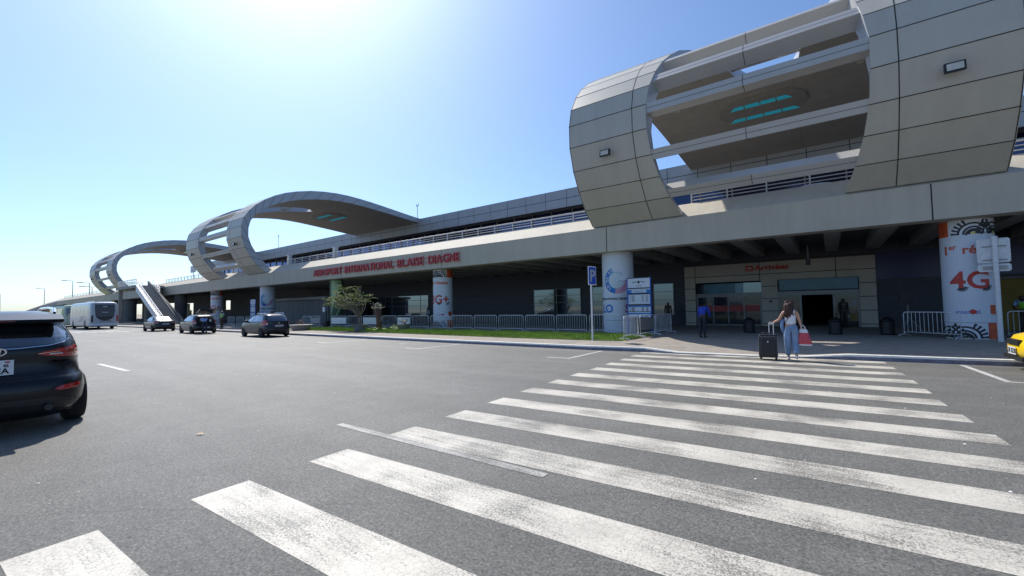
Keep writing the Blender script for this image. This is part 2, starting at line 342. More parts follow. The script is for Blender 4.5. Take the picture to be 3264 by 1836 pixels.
# crosswalk
cw = MB(); X0, W, Y0, T, w, ang = -5.349, 6.472, 15.02, 1.096, .491, .0534
ca, sa = math.cos(ang), math.sin(ang)
def cp(a_, b_): return (X0+a_*ca-b_*sa, Y0+a_*sa+b_*ca, .0022)
for i in range(15):
    jl, jr = random.uniform(-.03, .03), random.uniform(-.03, .03)
    n = 26
    for k in range(n):
        a0, a1 = jl+(W+jr-jl)*k/n, jl+(W+jr-jl)*(k+1)/n
        cw.add([cp(a0, -i*T), cp(a1, -i*T), cp(a1, -i*T-w), cp(a0, -i*T-w)], [(0, 1, 2, 3)])
tag(cw.build('crosswalk', MT['zebra']), kind='structure')
rm = MB()
def stripe(p, q, w_, m=0, z=.0022):
    p, q = Vector((*p, z)), Vector((*q, z)); d = (q-p).normalized(); n = Vector((-d.y, d.x, 0))*w_/2
    rm.add([p-n, q-n, q+n, p+n], [(0, 1, 2, 3)], m)
for i in range(14):
    x = -6.75-7.1*i
    stripe((x, 12.12), (x-.02, 14.6), .11); stripe((x-.8, 12.06), (x+.055, 12.06), .11)
    if i % 2: stripe((x-3.0, 13.45), (x-2.55, 13.5), .09)
stripe((2.6, 15.4), (2.78, 12.75), .12); stripe((2.72, 12.72), (12, 13.3), .11)
stripe((-19.87, 3.35), (-16.49, 3.41), .13); stripe((-32.5, 3.1), (-29.2, 3.15), .13); stripe((-45, 3.1), (-42, 3.15), .13)
stripe((-5.8, 3.545), (-2.3, 3.6), .12, 1, .004)
for x0, y0 in ((-58, 8.1), (-57.4, 9.0), (-56.2, 9.95), (-62.5, 8.1), (-62.4, 9.0), (-60.8, 9.95), (-55.2, 10.9), (-59.8, 10.9)): stripe((x0-2, y0), (x0+1.9, y0+.15), .28)
tag(rm.build('road_markings', [MT['line'], MT['blueline']]), kind='structure')
# litter / small stones on the asphalt
def pebble_mesh(r):
    bm = bmesh.new(); bmesh.ops.create_icosphere(bm, subdivisions=1, radius=r)
    for v in bm.verts: v.co.z *= .35; v.co += Vector((random.uniform(-.2, .2), random.uniform(-.2, .2), 0))*r
    me = bpy.data.meshes.new('pebble'); bm.to_mesh(me); bm.free(); me.materials.append(MT['kerb_white']); return me
st = MB()
for i in range(260):
    x = random.uniform(-30, 8); y = random.uniform(-.5, 14.3); r = random.uniform(.006, .02)
    st.add([(x-r, y, .004), (x, y-r, .004), (x+r, y, .004), (x, y+r*.8, .004), (x, y, .004+r*.5)], [(0, 1, 4), (1, 2, 4), (2, 3, 4), (3, 0, 4)])
tag(st.build('gravel', MT['kerb_white']), 'small pale stones scattered over the asphalt', 'gravel', kind='stuff')
lf = mat('dry_leaf', (.45, .30, .14), .7, var=.3, scale=30)
def leaf_obj(x, y, a_, s, label):
    b = MB(); n = 7; up = []; dn = []
    for i in range(n+1):
        t = i/n; ww = .26*math.sin(math.pi*t)**.8; z = .01+.05*t*(1-t)
        up.append((s*t, s*ww, z)); dn.append((s*t, -s*ww, z-.004))
    b.add(up+dn, [(i, i+1, n+2+i, n+1+i) for i in range(n)]+[])
    o = b.build('dry_leaf', lf); o.location = (x, y, .004); o.rotation_euler = (0, 0, a_); tag(o, label, 'leaf', 'fallen leaves on the road')
leaf_obj(-6.95, 2.15, .9, .10, 'dry tan leaf lying on the asphalt left of the crosswalk')
leaf_obj(3.0, 9.6, .2, .30, 'pale yellow leaf on the asphalt near the right picture edge')

# ---------------------------------------------------------------- lawn
lawn = MB(); FR = [(-36, 17.3), (-27, 17.4), (-20, 17.2), (-12.7, 16.9), (-8.6, 17.0), (-7.1, 17.2), (-6.9, 19.5), (-7.1, 20.9), (-36, 20.9)]
lawn.prism([(x, y) for x, y in FR], .165, .19, axis='Z')
tag(lawn.build('lawn', MT['soil']), kind='structure')
gr = MB()
def inlawn(x, y):
    if not (-36 < x < -6.95 and y < 20.9): return False
    f = [(-36, 17.3), (-27, 17.4), (-20, 17.2), (-12.7, 16.9), (-8.6, 17.0), (-6.9, 17.2)]
    for (a0, b0), (a1, b1) in zip(f[:-1], f[1:]):
        if a0 <= x <= a1: return y > b0+(b1-b0)*(x-a0)/(a1-a0)
    return False
k = 0
while k < 46000:
    x = -36+29.2*random.random()**.8; y = random.uniform(16.9, 20.9)
    if not inlawn(x, y): continue
    h = random.uniform(.05, .13)*(1.0+.5*math.sin(x*2.1)*math.sin(y*3.3)); a_ = random.uniform(0, 6.28); w_ = random.uniform(.008, .018)
    lx, ly = random.uniform(-.05, .05), random.uniform(-.05, .05)
    gr.v += [(x-w_*math.cos(a_), y-w_*math.sin(a_), .185), (x+w_*math.cos(a_), y+w_*math.sin(a_), .185), (x+lx, y+ly, .185+h)]
    gr.f.append((3*k, 3*k+1, 3*k+2)); gr.m.append(0); k += 1
me = bpy.data.meshes.new('grass'); me.from_pydata(gr.v, [], gr.f); me.materials.append(MT['grass'])
tag(link('grass', me), 'bright green lawn strip between the kerb path and the barriers', 'grass', kind='stuff')
far = MB(); far.box(-175, -98, 16.6, 19.5, .17, .23); tag(far.build('lawn', MT['grass']), kind='structure')

# ---------------------------------------------------------------- elevated road
via = thing('elevated_road', 'long beige concrete elevated road with a sloped parapet in front of the terminal', 'elevated road', (-20, 22, 0))
VX0, VX1 = -187, 60
m = MB(); m.prism([(22, 4.62), (22, 5.98), (23.4, 6.91), (23.62, 6.91), (23.62, 5.9), (22.82, 5.9), (22.82, 4.62)], VX0, VX1)
for k in range(-14, 5):                                        # joints of the parapet
    x = -9.75+12.95*k
    m.box(x-.02, x+.02, 21.996, 22.0, 4.62, 5.98, 1)
m.build('parapet', [MT['fascia'], MT['seam']], via, world=True)
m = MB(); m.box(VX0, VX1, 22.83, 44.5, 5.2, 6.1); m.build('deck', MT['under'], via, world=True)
m = MB(); k = 0; x = -59.0
while x < 40: m.box(x, x+.62, 22.82, 32.35, 4.7, 5.2); x += 1.9
m.build('cross_beams', MT['concrete'], via, world=True)
# descending ramp at the far left end
m = MB(); pr = [(22, -1.36), (22, 0), (23.4, .93), (23.62, .93), (23.62, -1.36)]
RAMP = [(-187, 5.98, 0), (-205, 5.75, .6), (-225, 5.2, .4), (-250, 3.9, -.4), (-280, 2.0, -2), (-310, .3, -4)]
for (xa, za, ya), (xb, zb, yb) in zip(RAMP[:-1], RAMP[1:]):
    A = [(xa, y+ya, z+za) for y, z in pr]; B = [(xb, y+yb, z+zb) for y, z in pr]
    m.add(A+B, [(i, (i+1) % 5, 5+(i+1) % 5, 5+i) for i in range(5)])
    m.add([(xa, 22.82+ya, za), (xb, 22.82+yb, zb), (xb, 44, zb), (xa, 44, za)], [(0, 1, 2, 3)])
    m.add([(xa, 24+ya, za-1.3), (xb, 24+yb, zb-1.3), (xb, 24+yb, -.1), (xa, 24+ya, -.1)], [(0, 1, 2, 3)], 1)
m.build('ramp', [MT['concrete'], mat('cream_wall', (.48, .43, .32), .85, var=.08)], via, world=True)

def guardrail(x0, x1, y, z0, label, gap=1.55):
    t = thing('guardrail', label, 'guardrail', ((x0+x1)/2, y, z0), group='white guardrails of the elevated road')
    m = MB(); m.tube([(x0, y, z0+.52), (x1, y, z0+.52)], .045, 8)
    m.build('handrail', MT['rail'], t, world=True)
    m = MB()
    for dz in (.17, .34): m.tube([(x0, y, z0+dz), (x1, y, z0+dz)], .022, 6)
    n = max(1, round((x1-x0)/gap))
    for i in range(n+1): m.box(x0+(x1-x0)*i/n-.03, x0+(x1-x0)*i/n+.03, y-.03, y+.03, z0-.02, z0+.5)
    m.build('posts_and_bars', MT['rail'], t, world=True)
    return t
guardrail(-48.6, -11.0, 23.5, 6.91, 'long white guardrail above the red airport lettering')
guardrail(-5.6, 1.2, 23.5, 6.91, 'white guardrail seen through the near canopy opening')
guardrail(5.3, 40, 23.5, 6.91, 'white guardrail right of the near canopy')
guardrail(-63.5, -55.3, 23.5, 6.91, 'white guardrail in the opening of the middle canopy')
guardrail(-91, -68.5, 23.5, 6.91, 'white guardrail between the stairs and the middle canopy')
guardrail(-187, -127.5, 23.5, 6.91, 'white guardrail on the far left end of the elevated road', 4)
for i, (x, lab) in enumerate(((-39.6, 'short white pillar in the guardrail above the start of the red lettering'), (-48.9, 'short white pillar beside the foot of the middle canopy'))):
    m = MB(); m.box(x-.22, x+.22, 23.64, 23.99, 6.1, 7.95); m.box(x-.27, x+.27, 23.59, 24.04, 7.95, 8.05)
    tag(m.build('pillar', MT['rail']), lab, 'pillar', 'white pillars in the guardrail')

# ---------------------------------------------------------------- roof canopies
OUT = [(22.0, 6.08), (21.1, 6.86), (20.4, 7.75), (19.85, 8.7), (19.5, 9.85), (19.5, 11.0), (19.75, 11.98), (20.3, 12.85), (20.98, 13.6), (21.9, 14.33), (23.0, 15.0), (24.2, 15.55), (25.5, 15.98), (27.2, 16.4), (28.9, 16.66), (30.6, 16.8), (32.3, 16.82), (34.1, 16.74), (35.9, 16.6), (37.7, 16.42), (39.5, 16.22), (41.3, 16.02), (43.0, 15.84), (44.7, 15.7)]
INN = [(23.0, 6.1), (22.3, 6.72), (21.63, 7.41), (20.98, 8.2), (20.5, 9.0), (20.2, 9.9), (20.2, 10.85), (20.4, 11.65), (20.8, 12.35), (21.5, 13.0), (22.35, 13.6), (23.4, 14.15), (24.6, 14.65), (25.9, 15.05), (27.9, 15.5), (29.5, 15.72), (31.1, 15.85), (32.8, 15.87), (34.5, 15.8), (36.2, 15.68), (38.2, 15.52), (40.2, 15.35), (42.4, 15.15), (44.7, 15.0)]
HOLE = [3.2, 3.52, 3.78, 3.94, 4.02, 4.02, 3.9, 3.76, 3.6, 3.42, 3.3, 3.15, 2.85, 2.35, 1.75, 1.05, 0, 0]
def lerp(P, t):
    i = min(int(t), len(P)-2); f = t-i
    if isinstance(P[0], tuple): return tuple(P[i][k]*(1-f)+P[i+1][k]*f for k in range(len(P[0])))
    return P[i]*(1-f)+P[i+1]*f
def hole(t, sc):
    if t >= 16.3: return 0
    if t > 14: return sc*1.75*math.sqrt(max(0, 1-((t-14)/2.3)**2))
    return sc*lerp(HOLE, t)
def canopy(x0, x1, label):
    c = (x0+x1)/2+.2; sc = (x1-x0)/15.75
    t = thing('roof_canopy', label, 'roof canopy', (c, 22, 6), group='curved panel canopies rising over the elevated road')
    ts = [i/4 for i in range(4*23+1)]
    o = MB(); inn = MB(); ed = MB()
    def cols(t_):
        h = hole(t_, sc)
        return [x0, x0+(c-h-x0)*.5, c-h, c+h, x1-(x1-c-h)*.5, x1]
    for a_, b_ in zip(ts[:-1], ts[1:]):
        for P, mb in ((OUT, o), (INN, inn)):
            pa, pb = lerp(P, a_), lerp(P, b_); ca_, cb_ = cols(a_), cols(b_)
            for i in (0, 1, 2, 3, 4):
                if i == 2 and a_ < 16.3: continue
                va = [(ca_[i], *pa), (ca_[i+1], *pa), (cb_[i+1], *pb), (cb_[i], *pb)]
                if abs(ca_[i+1]-ca_[i]) < 1e-4 and abs(cb_[i+1]-cb_[i]) < 1e-4: continue
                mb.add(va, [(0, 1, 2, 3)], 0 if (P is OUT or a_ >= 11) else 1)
        oa, ob, ia, ib = lerp(OUT, a_), lerp(OUT, b_), lerp(INN, a_), lerp(INN, b_)
        for x in (x0, x1): ed.add([(x, *oa), (x, *ob), (x, *ib), (x, *ia)], [(0, 1, 2, 3)])
        if a_ < 16.3:
            for s_ in (-1, 1):
                xa, xb = c+s_*hole(a_, sc), c+s_*hole(b_, sc)
                ed.add([(xa, *oa), (xb, *ob), (xb, *ib), (xa, *ia)], [(0, 1, 2, 3)])
    h0 = hole(0, sc)
    for xa, xb in ((x0, c-h0), (c+h0, x1)): ed.add([(xa, *OUT[0]), (xb, *OUT[0]), (xb, *INN[0]), (xa, *INN[0])], [(0, 1, 2, 3)])
    # joints
    sm = MB()
    def nrm(i, P=OUT):
        p, q = P[max(i-1, 0)], P[min(i+1, len(P)-1)]; d = Vector((0, q[0]-p[0], q[1]-p[1])).normalized(); return d, Vector((0, -d.z, d.y))
    for i in range(1, 23):
        d, n_ = nrm(i); p = Vector((0, *OUT[i])); h = hole(i, sc)
        for xa, xb in ((x0, c-h), (c+h, x1)) if h > 0 else ((x0, x1),):
            q = p+n_*.002
            sm.obox(((xa+xb)/2, q.y, q.z), ((xb-xa)/2, 0, 0), d*.016, n_*.004)
        ip = Vector((0, *INN[i])); 
        for x, s_ in ((x0, -1), (x1, 1)):
            mid = (p+ip)/2; dd = (ip-p); L = dd.length/2; dd.normalize(); pe = Vector((0, -dd.z, dd.y))
            sm.obox((x+s_*.002, mid.y, mid.z), (.004, 0, 0), dd*L*.99, pe*.015)
    fx = [x0+.215*(x1-x0), x1-.185*(x1-x0)]
    for x in fx:
        for i in range(23):
            p, q = Vector((x, *OUT[i])), Vector((x, *OUT[i+1])); d = (q-p).normalized(); n_ = Vector((0, -d.z, d.y)); mid = (p+q)/2+n_*.002
            sm.obox(mid, (.016, 0, 0), (q-p)/2, n_*.004)
    for x in (x0+.03, x1-.03):
        for i in range(23):
            p, q = Vector((x, *OUT[i])), Vector((x, *OUT[i+1])); d = (q-p).normalized(); n_ = Vector((0, -d.z, d.y)); mid = (p+q)/2+n_*.002
            sm.obox(mid, (.012, 0, 0), (q-p)/2, n_*.004)
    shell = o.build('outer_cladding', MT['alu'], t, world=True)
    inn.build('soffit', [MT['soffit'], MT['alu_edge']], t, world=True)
    ed.build('edge_panels', MT['alu_edge'], t, world=True)
    sm.build('joints', MT['seam'], shell, world=False)
    shell.children[0].location = (-t.location.x, -t.location.y, -t.location.z)
    for tt in (1.15, 3.0, 4.85, 6.55, 8.1, 13.9):
        p = Vector((0, *lerp(OUT, tt))); q = Vector((0, *lerp(OUT, tt+.1))); d = (q-p).normalized(); n_ = Vector((0, -d.z, d.y))   # n_ points outwards
        h = hole(tt, sc)+.15; dep = .66; cc = p-n_*(.06+dep/2); b = MB()
        b.obox((c, cc.y, cc.z), (h, 0, 0), d*.23, n_*dep/2)
        f_ = cc+n_*(dep/2+.001); b.obox((c, f_.y, f_.z), (h, 0, 0), d*.009, n_*.002, 1); b.obox((c, f_.y, f_.z), (.012, 0, 0), d*.229, n_*.002, 1)
        g_ = cc-d*.231; b.obox((c, g_.y, g_.z), (.012, 0, 0), n_*dep*.49, d*.002, 1)
        b.build('cross_beam', [MT['beam'], MT['seam']], t, world=True)
    # skylight plate below the soffit, darkened to paint a hollow's shade
    sx, sy = c-.85, 35.1
    def stad(hx, hy, z, n=10):
        return [(sx+(hx-hy)+hy*math.cos(a_), sy+hy*math.sin(a_), z) for a_ in [(-math.pi/2+math.pi*i/n) for i in range(n+1)]]+[(sx-(hx-hy)+hy*math.cos(a_), sy+hy*math.sin(a_), z) for a_ in [(math.pi/2+math.pi*i/n) for i in range(n+1)]]
    b = MB(); A = stad(2.75, 2.0, 15.62); B = stad(2.75, 2.0, 15.9); n = len(A)
    b.add(A+B, [(i, (i+1) % n, n+(i+1) % n, n+i) for i in range(n)]+[tuple(range(n))])
    sk = b.build('skylight', MT['recess_shade'], t, world=True)
    l = t.location
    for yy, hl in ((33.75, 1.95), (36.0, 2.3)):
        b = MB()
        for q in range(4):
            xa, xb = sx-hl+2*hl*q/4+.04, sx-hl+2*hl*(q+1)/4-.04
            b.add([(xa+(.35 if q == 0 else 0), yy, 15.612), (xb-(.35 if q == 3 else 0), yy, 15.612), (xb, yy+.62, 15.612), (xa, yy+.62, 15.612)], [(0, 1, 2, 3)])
        b.v = [(x-l.x, y-l.y, z-l.z) for x, y, z in b.v]; b.build('glass', MT['skyglass_glow'], sk)  # panes glow in place of daylight through the roof
    for x, y in ((-5.9, 32.3), (-6.1, 36.6), (-6.3, 41.0), (4.55, 32.4), (4.5, 36.8), (4.3, 41.0)):
        b = MB(); zz = 15.88-.035*max(0, y-33.5)-.004*max(0, y-38)**1.0-.05; b.box(c+x*sc-.16, c+x*sc+.16, y-.1, y+.1, zz-.03, zz+.06); b.build('downlight', MT['lampglass'], t, world=True)
    for x in (x0+2.0*sc, x1-1.6*sc):
        b = MB(); z0 = 9.15; b.obox((x, 19.42, z0), (.25, 0, 0), Vector((0, .07, .01)), Vector((0, .02, .165)))
        fl = b.build('floodlight', MT['black'], t, world=True)
        b = MB(); b.obox((x, 19.345, z0-.005), (.20, 0, 0), (0, .004, 0), Vector((0, .015, .115))); b.v = [(px-l.x, py-l.y, pz-l.z) for px, py, pz in b.v]; b.build('lens', MT['lampglass'], fl)
        b = MB(); b.box(x-.06, x+.06, 19.46, 19.85, z0-.05, z0+.05); b.v = [(px-l.x, py-l.y, pz-l.z) for px, py, pz in b.v]; b.build('bracket', MT['black'], fl)
    return t
canopy(-10.56, 5.15, 'huge near curved canopy of beige panels with an oval opening, above the arrivals doors')
canopy(-67.7, -50.6, 'middle curved canopy looping over the elevated road left of the red lettering')
canopy(-126.4, -107.1, 'farthest curved canopy beside the top of the stairs')

# ---------------------------------------------------------------- terminal building
ter = thing('airport_terminal', 'long dark airport terminal with a panelled roof edge behind the elevated road', 'terminal building', (-40, 38, 0))
m = MB(); m.box(-141, 60, 44.6, 45.0, 13.5, 15.68); m.build('roof_edge', MT['roofpanel'], ter, world=True)
m = MB(); m.box(-141, 60, 45.0, 80, 13.62, 15.6); m.build('roof', MT['under'], ter, world=True)
m = MB(); m.box(-141, 60, 46.5, 46.8, 6.1, 13.6)
ug = m.build('upper_glass_wall', MT['blueglass'], ter, world=True)
m = MB()
x = -140.
while x < 60: m.box(x-.05, x+.05, 46.36, 46.5, 6.1, 13.6); x += 2.95
for z in (8.5, 11, 13.2): m.box(-141, 60, 46.40, 46.497, z-.04, z+.04)
m.v = [(x+40, y-38, z) for x, y, z in m.v]; m.build('mullions', MT['steelgrey'], ug)
m = MB(); m.box(-60, -8.4, 32.4, 32.7, .1, 5.2); m.box(2.2, 60, 32.4, 32.7, .1, 5.2); m.box(-8.4, 2.2, 32.46, 32.7, 4.35, 5.2)
m.build('ground_wall', MT['darkpanel'], ter, world=True)
for x0, x1, z1, spl in ((-46.7, -44.55, 3.15, ()), (-42.9, -35.45, 3.18, (-41.7, -39.2, -36.7)), (-21.5, -16.8, 3.17, (-19.14,)), (-15.7, -13.4, 3.2, ()), (-12.9, -11.2, 3.2, ()), (-10.65, -9.2, 3.22, ())):
    m = MB(); m.box(x0, x1, 32.34, 32.398, .92, z1)
    wdw = m.build('window', MT['glass'], ter, world=True)
    m = MB()
    for xx in (x0, x1)+tuple(spl): m.box(xx-.03, xx+.03, 32.32, 32.40, .9, z1+.03)
    for zz in (.9, 2.0, 2.62, z1): m.box(x0, x1, 32.325, 32.335, zz-.018, zz+.018)
    m.v = [(x+40, y-38, z) for x, y, z in m.v]; m.build('frame', MT['doorframe'], wdw)
m = MB(); m.box(2.2, 9, 32.3, 32.398, 2.9, 4.45); m.build('blue_panel', mat('blue_cladding', (.012, .02, .10), .3, var=.1), ter, world=True)
# left part of the ground floor: wall with openings through to daylight
m = MB(); op = [(-153.3, -144.6, .2, 4.35), (-125.3, -119.3, 1.9, 4.05), (-112.2, -107.4, .2, 3.8), (-91.5, -88.5, 2.2, 3.9)]
x = -186.0
for a_, b_, z0, z1 in op:
    m.box(x, a_, 32.4, 32.8, 0, 5.2); m.box(a_, b_, 32.4, 32.8, z1, 5.2)
    if z0 > .3: m.box(a_, b_, 32.4, 32.8, 0, z0)
    x = b_
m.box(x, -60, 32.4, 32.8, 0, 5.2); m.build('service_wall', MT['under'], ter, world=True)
cream = mat('salmon_render', (.50, .34, .27), .85, var=.06)
crm = mat('cream_render', (.44, .38, .27), .85, var=.08)
for xa, xb, za, zb in ((-153.2, -150.3, .2, 4.3), (-111.9, -109.3, .2, 3.7), (-173.5, -164.2, .15, 4.6), (-142, -140.5, .2, 4.3)):
    m = MB(); m.box(xa, xb, 32.2, 32.39, za, zb); m.build('cream_wall_panel', crm, ter, world=True)
m = MB(); m.box(-108.8, -108.2, 32.1, 32.38, .1, 2.3); m.build('rust_post', cream, ter, world=True)
# entrance portal
po = MB(); Y = 32.10
def pbox(x0, x1, z0, z1): po.box(x0, x1, Y, 32.46, z0, z1)
pbox(-8.32, -7.58, .15, 4.33); pbox(-3.55, -2.65, .15, 3.12); pbox(1.42, 2.18, .15, 4.33); pbox(-7.58, 1.42, 3.12, 4.33)
prt = po.build('entrance_portal', MT['portal'], ter, world=True)
def sub(mb, name, mt, par):
    mb.v = [(x+40, y-38, z) for x, y, z in mb.v]; return mb.build(name, mt, par)
m = MB(); m.box(-6.98, -5.1, 32.2, 32.25, 2.36, 3.02); sub(m, 'tinted_transom', MT['tealfilm'], prt)
m = MB(); m.box(-2.58, 1.38, 32.2, 32.25, 2.42, 3.1); sub(m, 'tinted_transom', MT['tealfilm'], prt)
for xa, xb, mk in ((-5.1, -4.6, 'skyblue'), (-7.55, -6.98, 'glass'), (-4.6, -3.55, 'glass')):
    m = MB(); m.box(xa, xb, 32.2, 32.25, 2.36, 3.02); sub(m, 'clear_transom', MT[mk], prt)
m = MB()
for x0, x1 in ((-7.57, -3.56), (-2.64, 1.41)):
    m.box(x0, x1, 32.14, 32.3, 2.1, 2.36); m.box(x0, x0+.1, 32.15, 32.3, .15, 2.1); m.box(x1-.1, x1, 32.15, 32.3, .15, 2.1)
for x in (-6.5, -5.55, -4.6): m.box(x-.04, x+.04, 32.16, 32.3, .15, 2.1)
for x in (-1.45, .2): m.box(x-.05, x+.05, 32.16, 32.3, .15, 2.1)
m.box(-7.5, -3.6, 32.16, 32.3, .15, .26)
sub(m, 'door_frames', MT['doorframe'], prt)
gl2 = reflective('door_glass', (.015, .022, .028), (.35, .45, .5), .06)
for x0, x1 in ((-7.47, -6.54), (-6.46, -5.59), (-5.51, -4.64), (-4.56, -3.66), (-2.54, -1.5), (.25, 1.31)):
    m = MB(); m.box(x0, x1, 32.2, 32.22, .2, 2.1); sub(m, 'sliding_door', gl2, prt)
m = MB()
for x0, x1 in ((-7.47, -6.54), (-6.46, -5.59), (-5.51, -4.64), (-4.56, -3.66)): m.box(x0, x1, 32.186, 32.198, 1.12, 1.52)
sub(m, 'red_door_band', mat('door_band_red', (.38, .05, .05), .5, var=.12), prt)
m = MB(); m.box(.95, 1.3, 32.186, 32.198, .5, .95); sub(m, 'poster', mat('ochre_poster', (.22, .15, .04), .6), prt)
m = MB(); m.box(.98, 1.25, 32.186, 32.198, 1.35, 1.75); sub(m, 'poster', MT['steelgrey'], prt)
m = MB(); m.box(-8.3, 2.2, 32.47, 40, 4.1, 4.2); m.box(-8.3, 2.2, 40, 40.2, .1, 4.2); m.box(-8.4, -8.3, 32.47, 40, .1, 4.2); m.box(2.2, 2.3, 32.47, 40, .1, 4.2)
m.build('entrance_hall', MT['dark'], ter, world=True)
# grey service container wall behind the middle columns
m = MB(); m.box(-60, -46, 26.8, 29.8, .16, 3.0); ct = thing('site_cabin', 'long grey panelled cabin with a flat pale roof edge under the elevated road', 'cabin', (-53, 28, .16))
m.build('wall', panel_mat('cabin_panels', (.17, .17, .18), (.06, .06, .06), 1.2, 3.4, .03, .6, 'XZ'), ct, world=True)
m = MB(); m.box(-60.2, -45.6, 26.3, 30, 3.0, 3.3); m.build('roof', MT['concrete'], ct, world=True)
# Arrivées sign
sg = thing('arrivals_sign', 'red sign with a plane symbol above the entrance doors reading Arrivées', 'sign', (-3, 32.05, 3.8))
m = MB(); m.box(-4.4, -3.98, 31.98, 32.095, 3.76, 4.12); m.build('plane_symbol', MT['redsign'], sg, world=True)
m = MB()
pl = [(-.14, -.02), (.12, .03), (.15, .06), (.10, .07), (-.10, .02), (-.15, .05), (-.17, .05)]
m.prism([(-4.19+x, 3.95+z) for x, z in pl], 31.965, 31.978, axis='Y'); m.prism([(-4.2, 3.95), (-4.11, 3.87), (-4.08, 3.87), (-4.12, 3.97)], 31.966, 31.977, axis='Y'); m.box(-4.34, -4.04, 31.966, 31.977, 3.82, 3.835)
m.build('symbol_mark', MT['white'], sg, world=True)
m = MB(); text_xz(m, 'Arrivées', -3.86, 32.06, 3.80, .44, .03, bold=.014, xs=1.22); m.build('lettering', MT['redsign'], sg, world=True)

# big red lettering on the parapet
ls = thing('airport_lettering', 'big faded red letters reading AEROPORT INTERNATIONAL BLAISE DIAGNE on the parapet', 'lettering', (-30, 21.9, 4.95))
for word, xa, xb in (('AEROPORT', -40.25, -35.4), ('INTERNATIONAL', -34.9, -28.1), ('BLAISE', -27.55, -24.5), ('DIAGNE', -23.95, -20.8)):
    gl = []
    for ch in word:
        vs, fs = text_mesh(ch, .90, .05, bold=.004); xs_ = [v[0] for v in vs]; gl.append((ch, vs, fs, min(xs_), max(xs_)))
    gap = .11; tot = sum(g_[4]-g_[3] for g_ in gl)+gap*(len(gl)-1); s_ = (xb-xa)/tot; x = xa
    for ch, vs, fs, lo, hi in gl:
        m = MB(); m.add([(x+(vx-lo)*s_, 21.9-vz, 5.0+vy) for vx, vy, vz in vs], fs)
        m.build('letter', MT['redletter'], ls, world=True); x += (hi-lo+gap)*s_
m = MB(); m.box(-40.3, -20.8, 21.95, 21.998, 5.14, 5.17); m.box(-40.3, -20.8, 21.95, 21.998, 5.45, 5.48); m.build('mounting_rails', MT['redletter'], ls, world=True)

# ---------------------------------------------------------------- wrapped columns
def flat_poly(pts):
    return [(x, y, 0) for x, y in pts], [tuple(range(len(pts)))]
def wrap(mb, vs, fs, C, r, phi0, z0, m=0, off=.006, step=.07):
    """bend flat artwork (local x right, y up) round a column"""
    bm = bmesh.new(); bv = [bm.verts.new((v[0], v[1], 0)) for v in vs]
    for f in fs:
        try: bm.faces.new([bv[i] for i in f])
        except ValueError: pass
    xs = [v.co.x for v in bm.verts]
    bmesh.ops.triangulate(bm, faces=bm.faces[:])
    if xs:
        x = math.floor(min(xs)/step)*step+step
        while x < max(xs):
            bmesh.ops.bisect_plane(bm, geom=bm.verts[:]+bm.edges[:]+bm.faces[:], plane_co=(x, 0, 0), plane_no=(1, 0, 0)); x += step
    bm.verts.index_update(); out = []
    for v in bm.verts:
        f = phi0+v.co.x/r; rr = r+off
        out.append((C[0]+rr*math.sin(f), C[1]-rr*math.cos(f), z0+v.co.y))
    mb.add(out, [tuple(v.index for v in f.verts) for f in bm.faces], m); bm.free()
def ring(cx, cy, r0, r1, a0, a1, n=28):
    P = [(cx+r1*math.cos(a0+(a1-a0)*i/n), cy+r1*math.sin(a0+(a1-a0)*i/n)) for i in range(n+1)]
    Q = [(cx+r0*math.cos(a0+(a1-a0)*i/n), cy+r0*math.sin(a0+(a1-a0)*i/n)) for i in range(n+1)]
    vs = [(x, y, 0) for x, y in P+Q]; return vs, [(i, i+1, n+2+i, n+1+i) for i in range(n)]
def disc(cx, cy, r, n=24): return flat_poly([(cx+r*math.cos(2*math.pi*i/n), cy+r*math.sin(2*math.pi*i/n)) for i in range(n)])
def rect(x0, x1, y0, y1): return flat_poly([(x0, y0), (x1, y0), (x1, y1), (x0, y1)])
def shell_cyl(C, r, z0, z1, n=48):
    m = MB(); m.lathe([(r, z0), (r, z1)], n, (C[0], C[1], 0)); return m
def column_base(X, r, label, mt='concrete'):
    t = thing('column', label, 'column', (X, 23.35, .16), group='round columns under the elevated road')
    shell_cyl((X, 23.35), r, .16, 4.64).build('shaft', MT[mt], t, world=True, smooth=False)
    return t
def wax_pattern(mb, C, r, p0, z0, z1, side=1):
    """bold black / cream / red fabric pattern band"""
    h = z1-z0
    lo, hi = (-1.5, .42) if side > 0 else (-.50, 1.5)
    wrap(mb, *rect(-1.5, 1.5, 0, h), C, r, p0, z0, 0, off=.004)
    wrap(mb, *rect(lo, hi, 0, h), C, r, p0, z0, 1, off=.006)
    for cx in ((-.72, -.18) if side > 0 else (.20, .85)):
        for q in range(3):
            wrap(mb, *ring(cx, .02, .10+.14*q, .165+.14*q, 0, math.pi, 14), C, r, p0, z0, 2, off=.008)
        for q in range(13):
            a_ = math.pi*(q+.5)/13
            for (ra, rb) in ((.17, .23), (.44, .62)):
                d = (math.cos(a_), math.sin(a_)); n_ = (-d[1]*.026, d[0]*.026)
                pts = [(cx+ra*d[0]+n_[0], ra*d[1]+n_[1]), (cx+rb*d[0]+n_[0]*1.6, rb*d[1]+n_[1]*1.6), (cx+rb*d[0]-n_[0]*1.6, rb*d[1]-n_[1]*1.6), (cx+ra*d[0]-n_[0], ra*d[1]-n_[1])]
                if max(p[1] for p in pts) < h: wrap(mb, *flat_poly(pts), C, r, p0, z0, 2, off=.009)
        wrap(mb, *ring(cx, .02, 0.001, .09, 0, math.pi, 12), C, r, p0, z0, 4, off=.008)
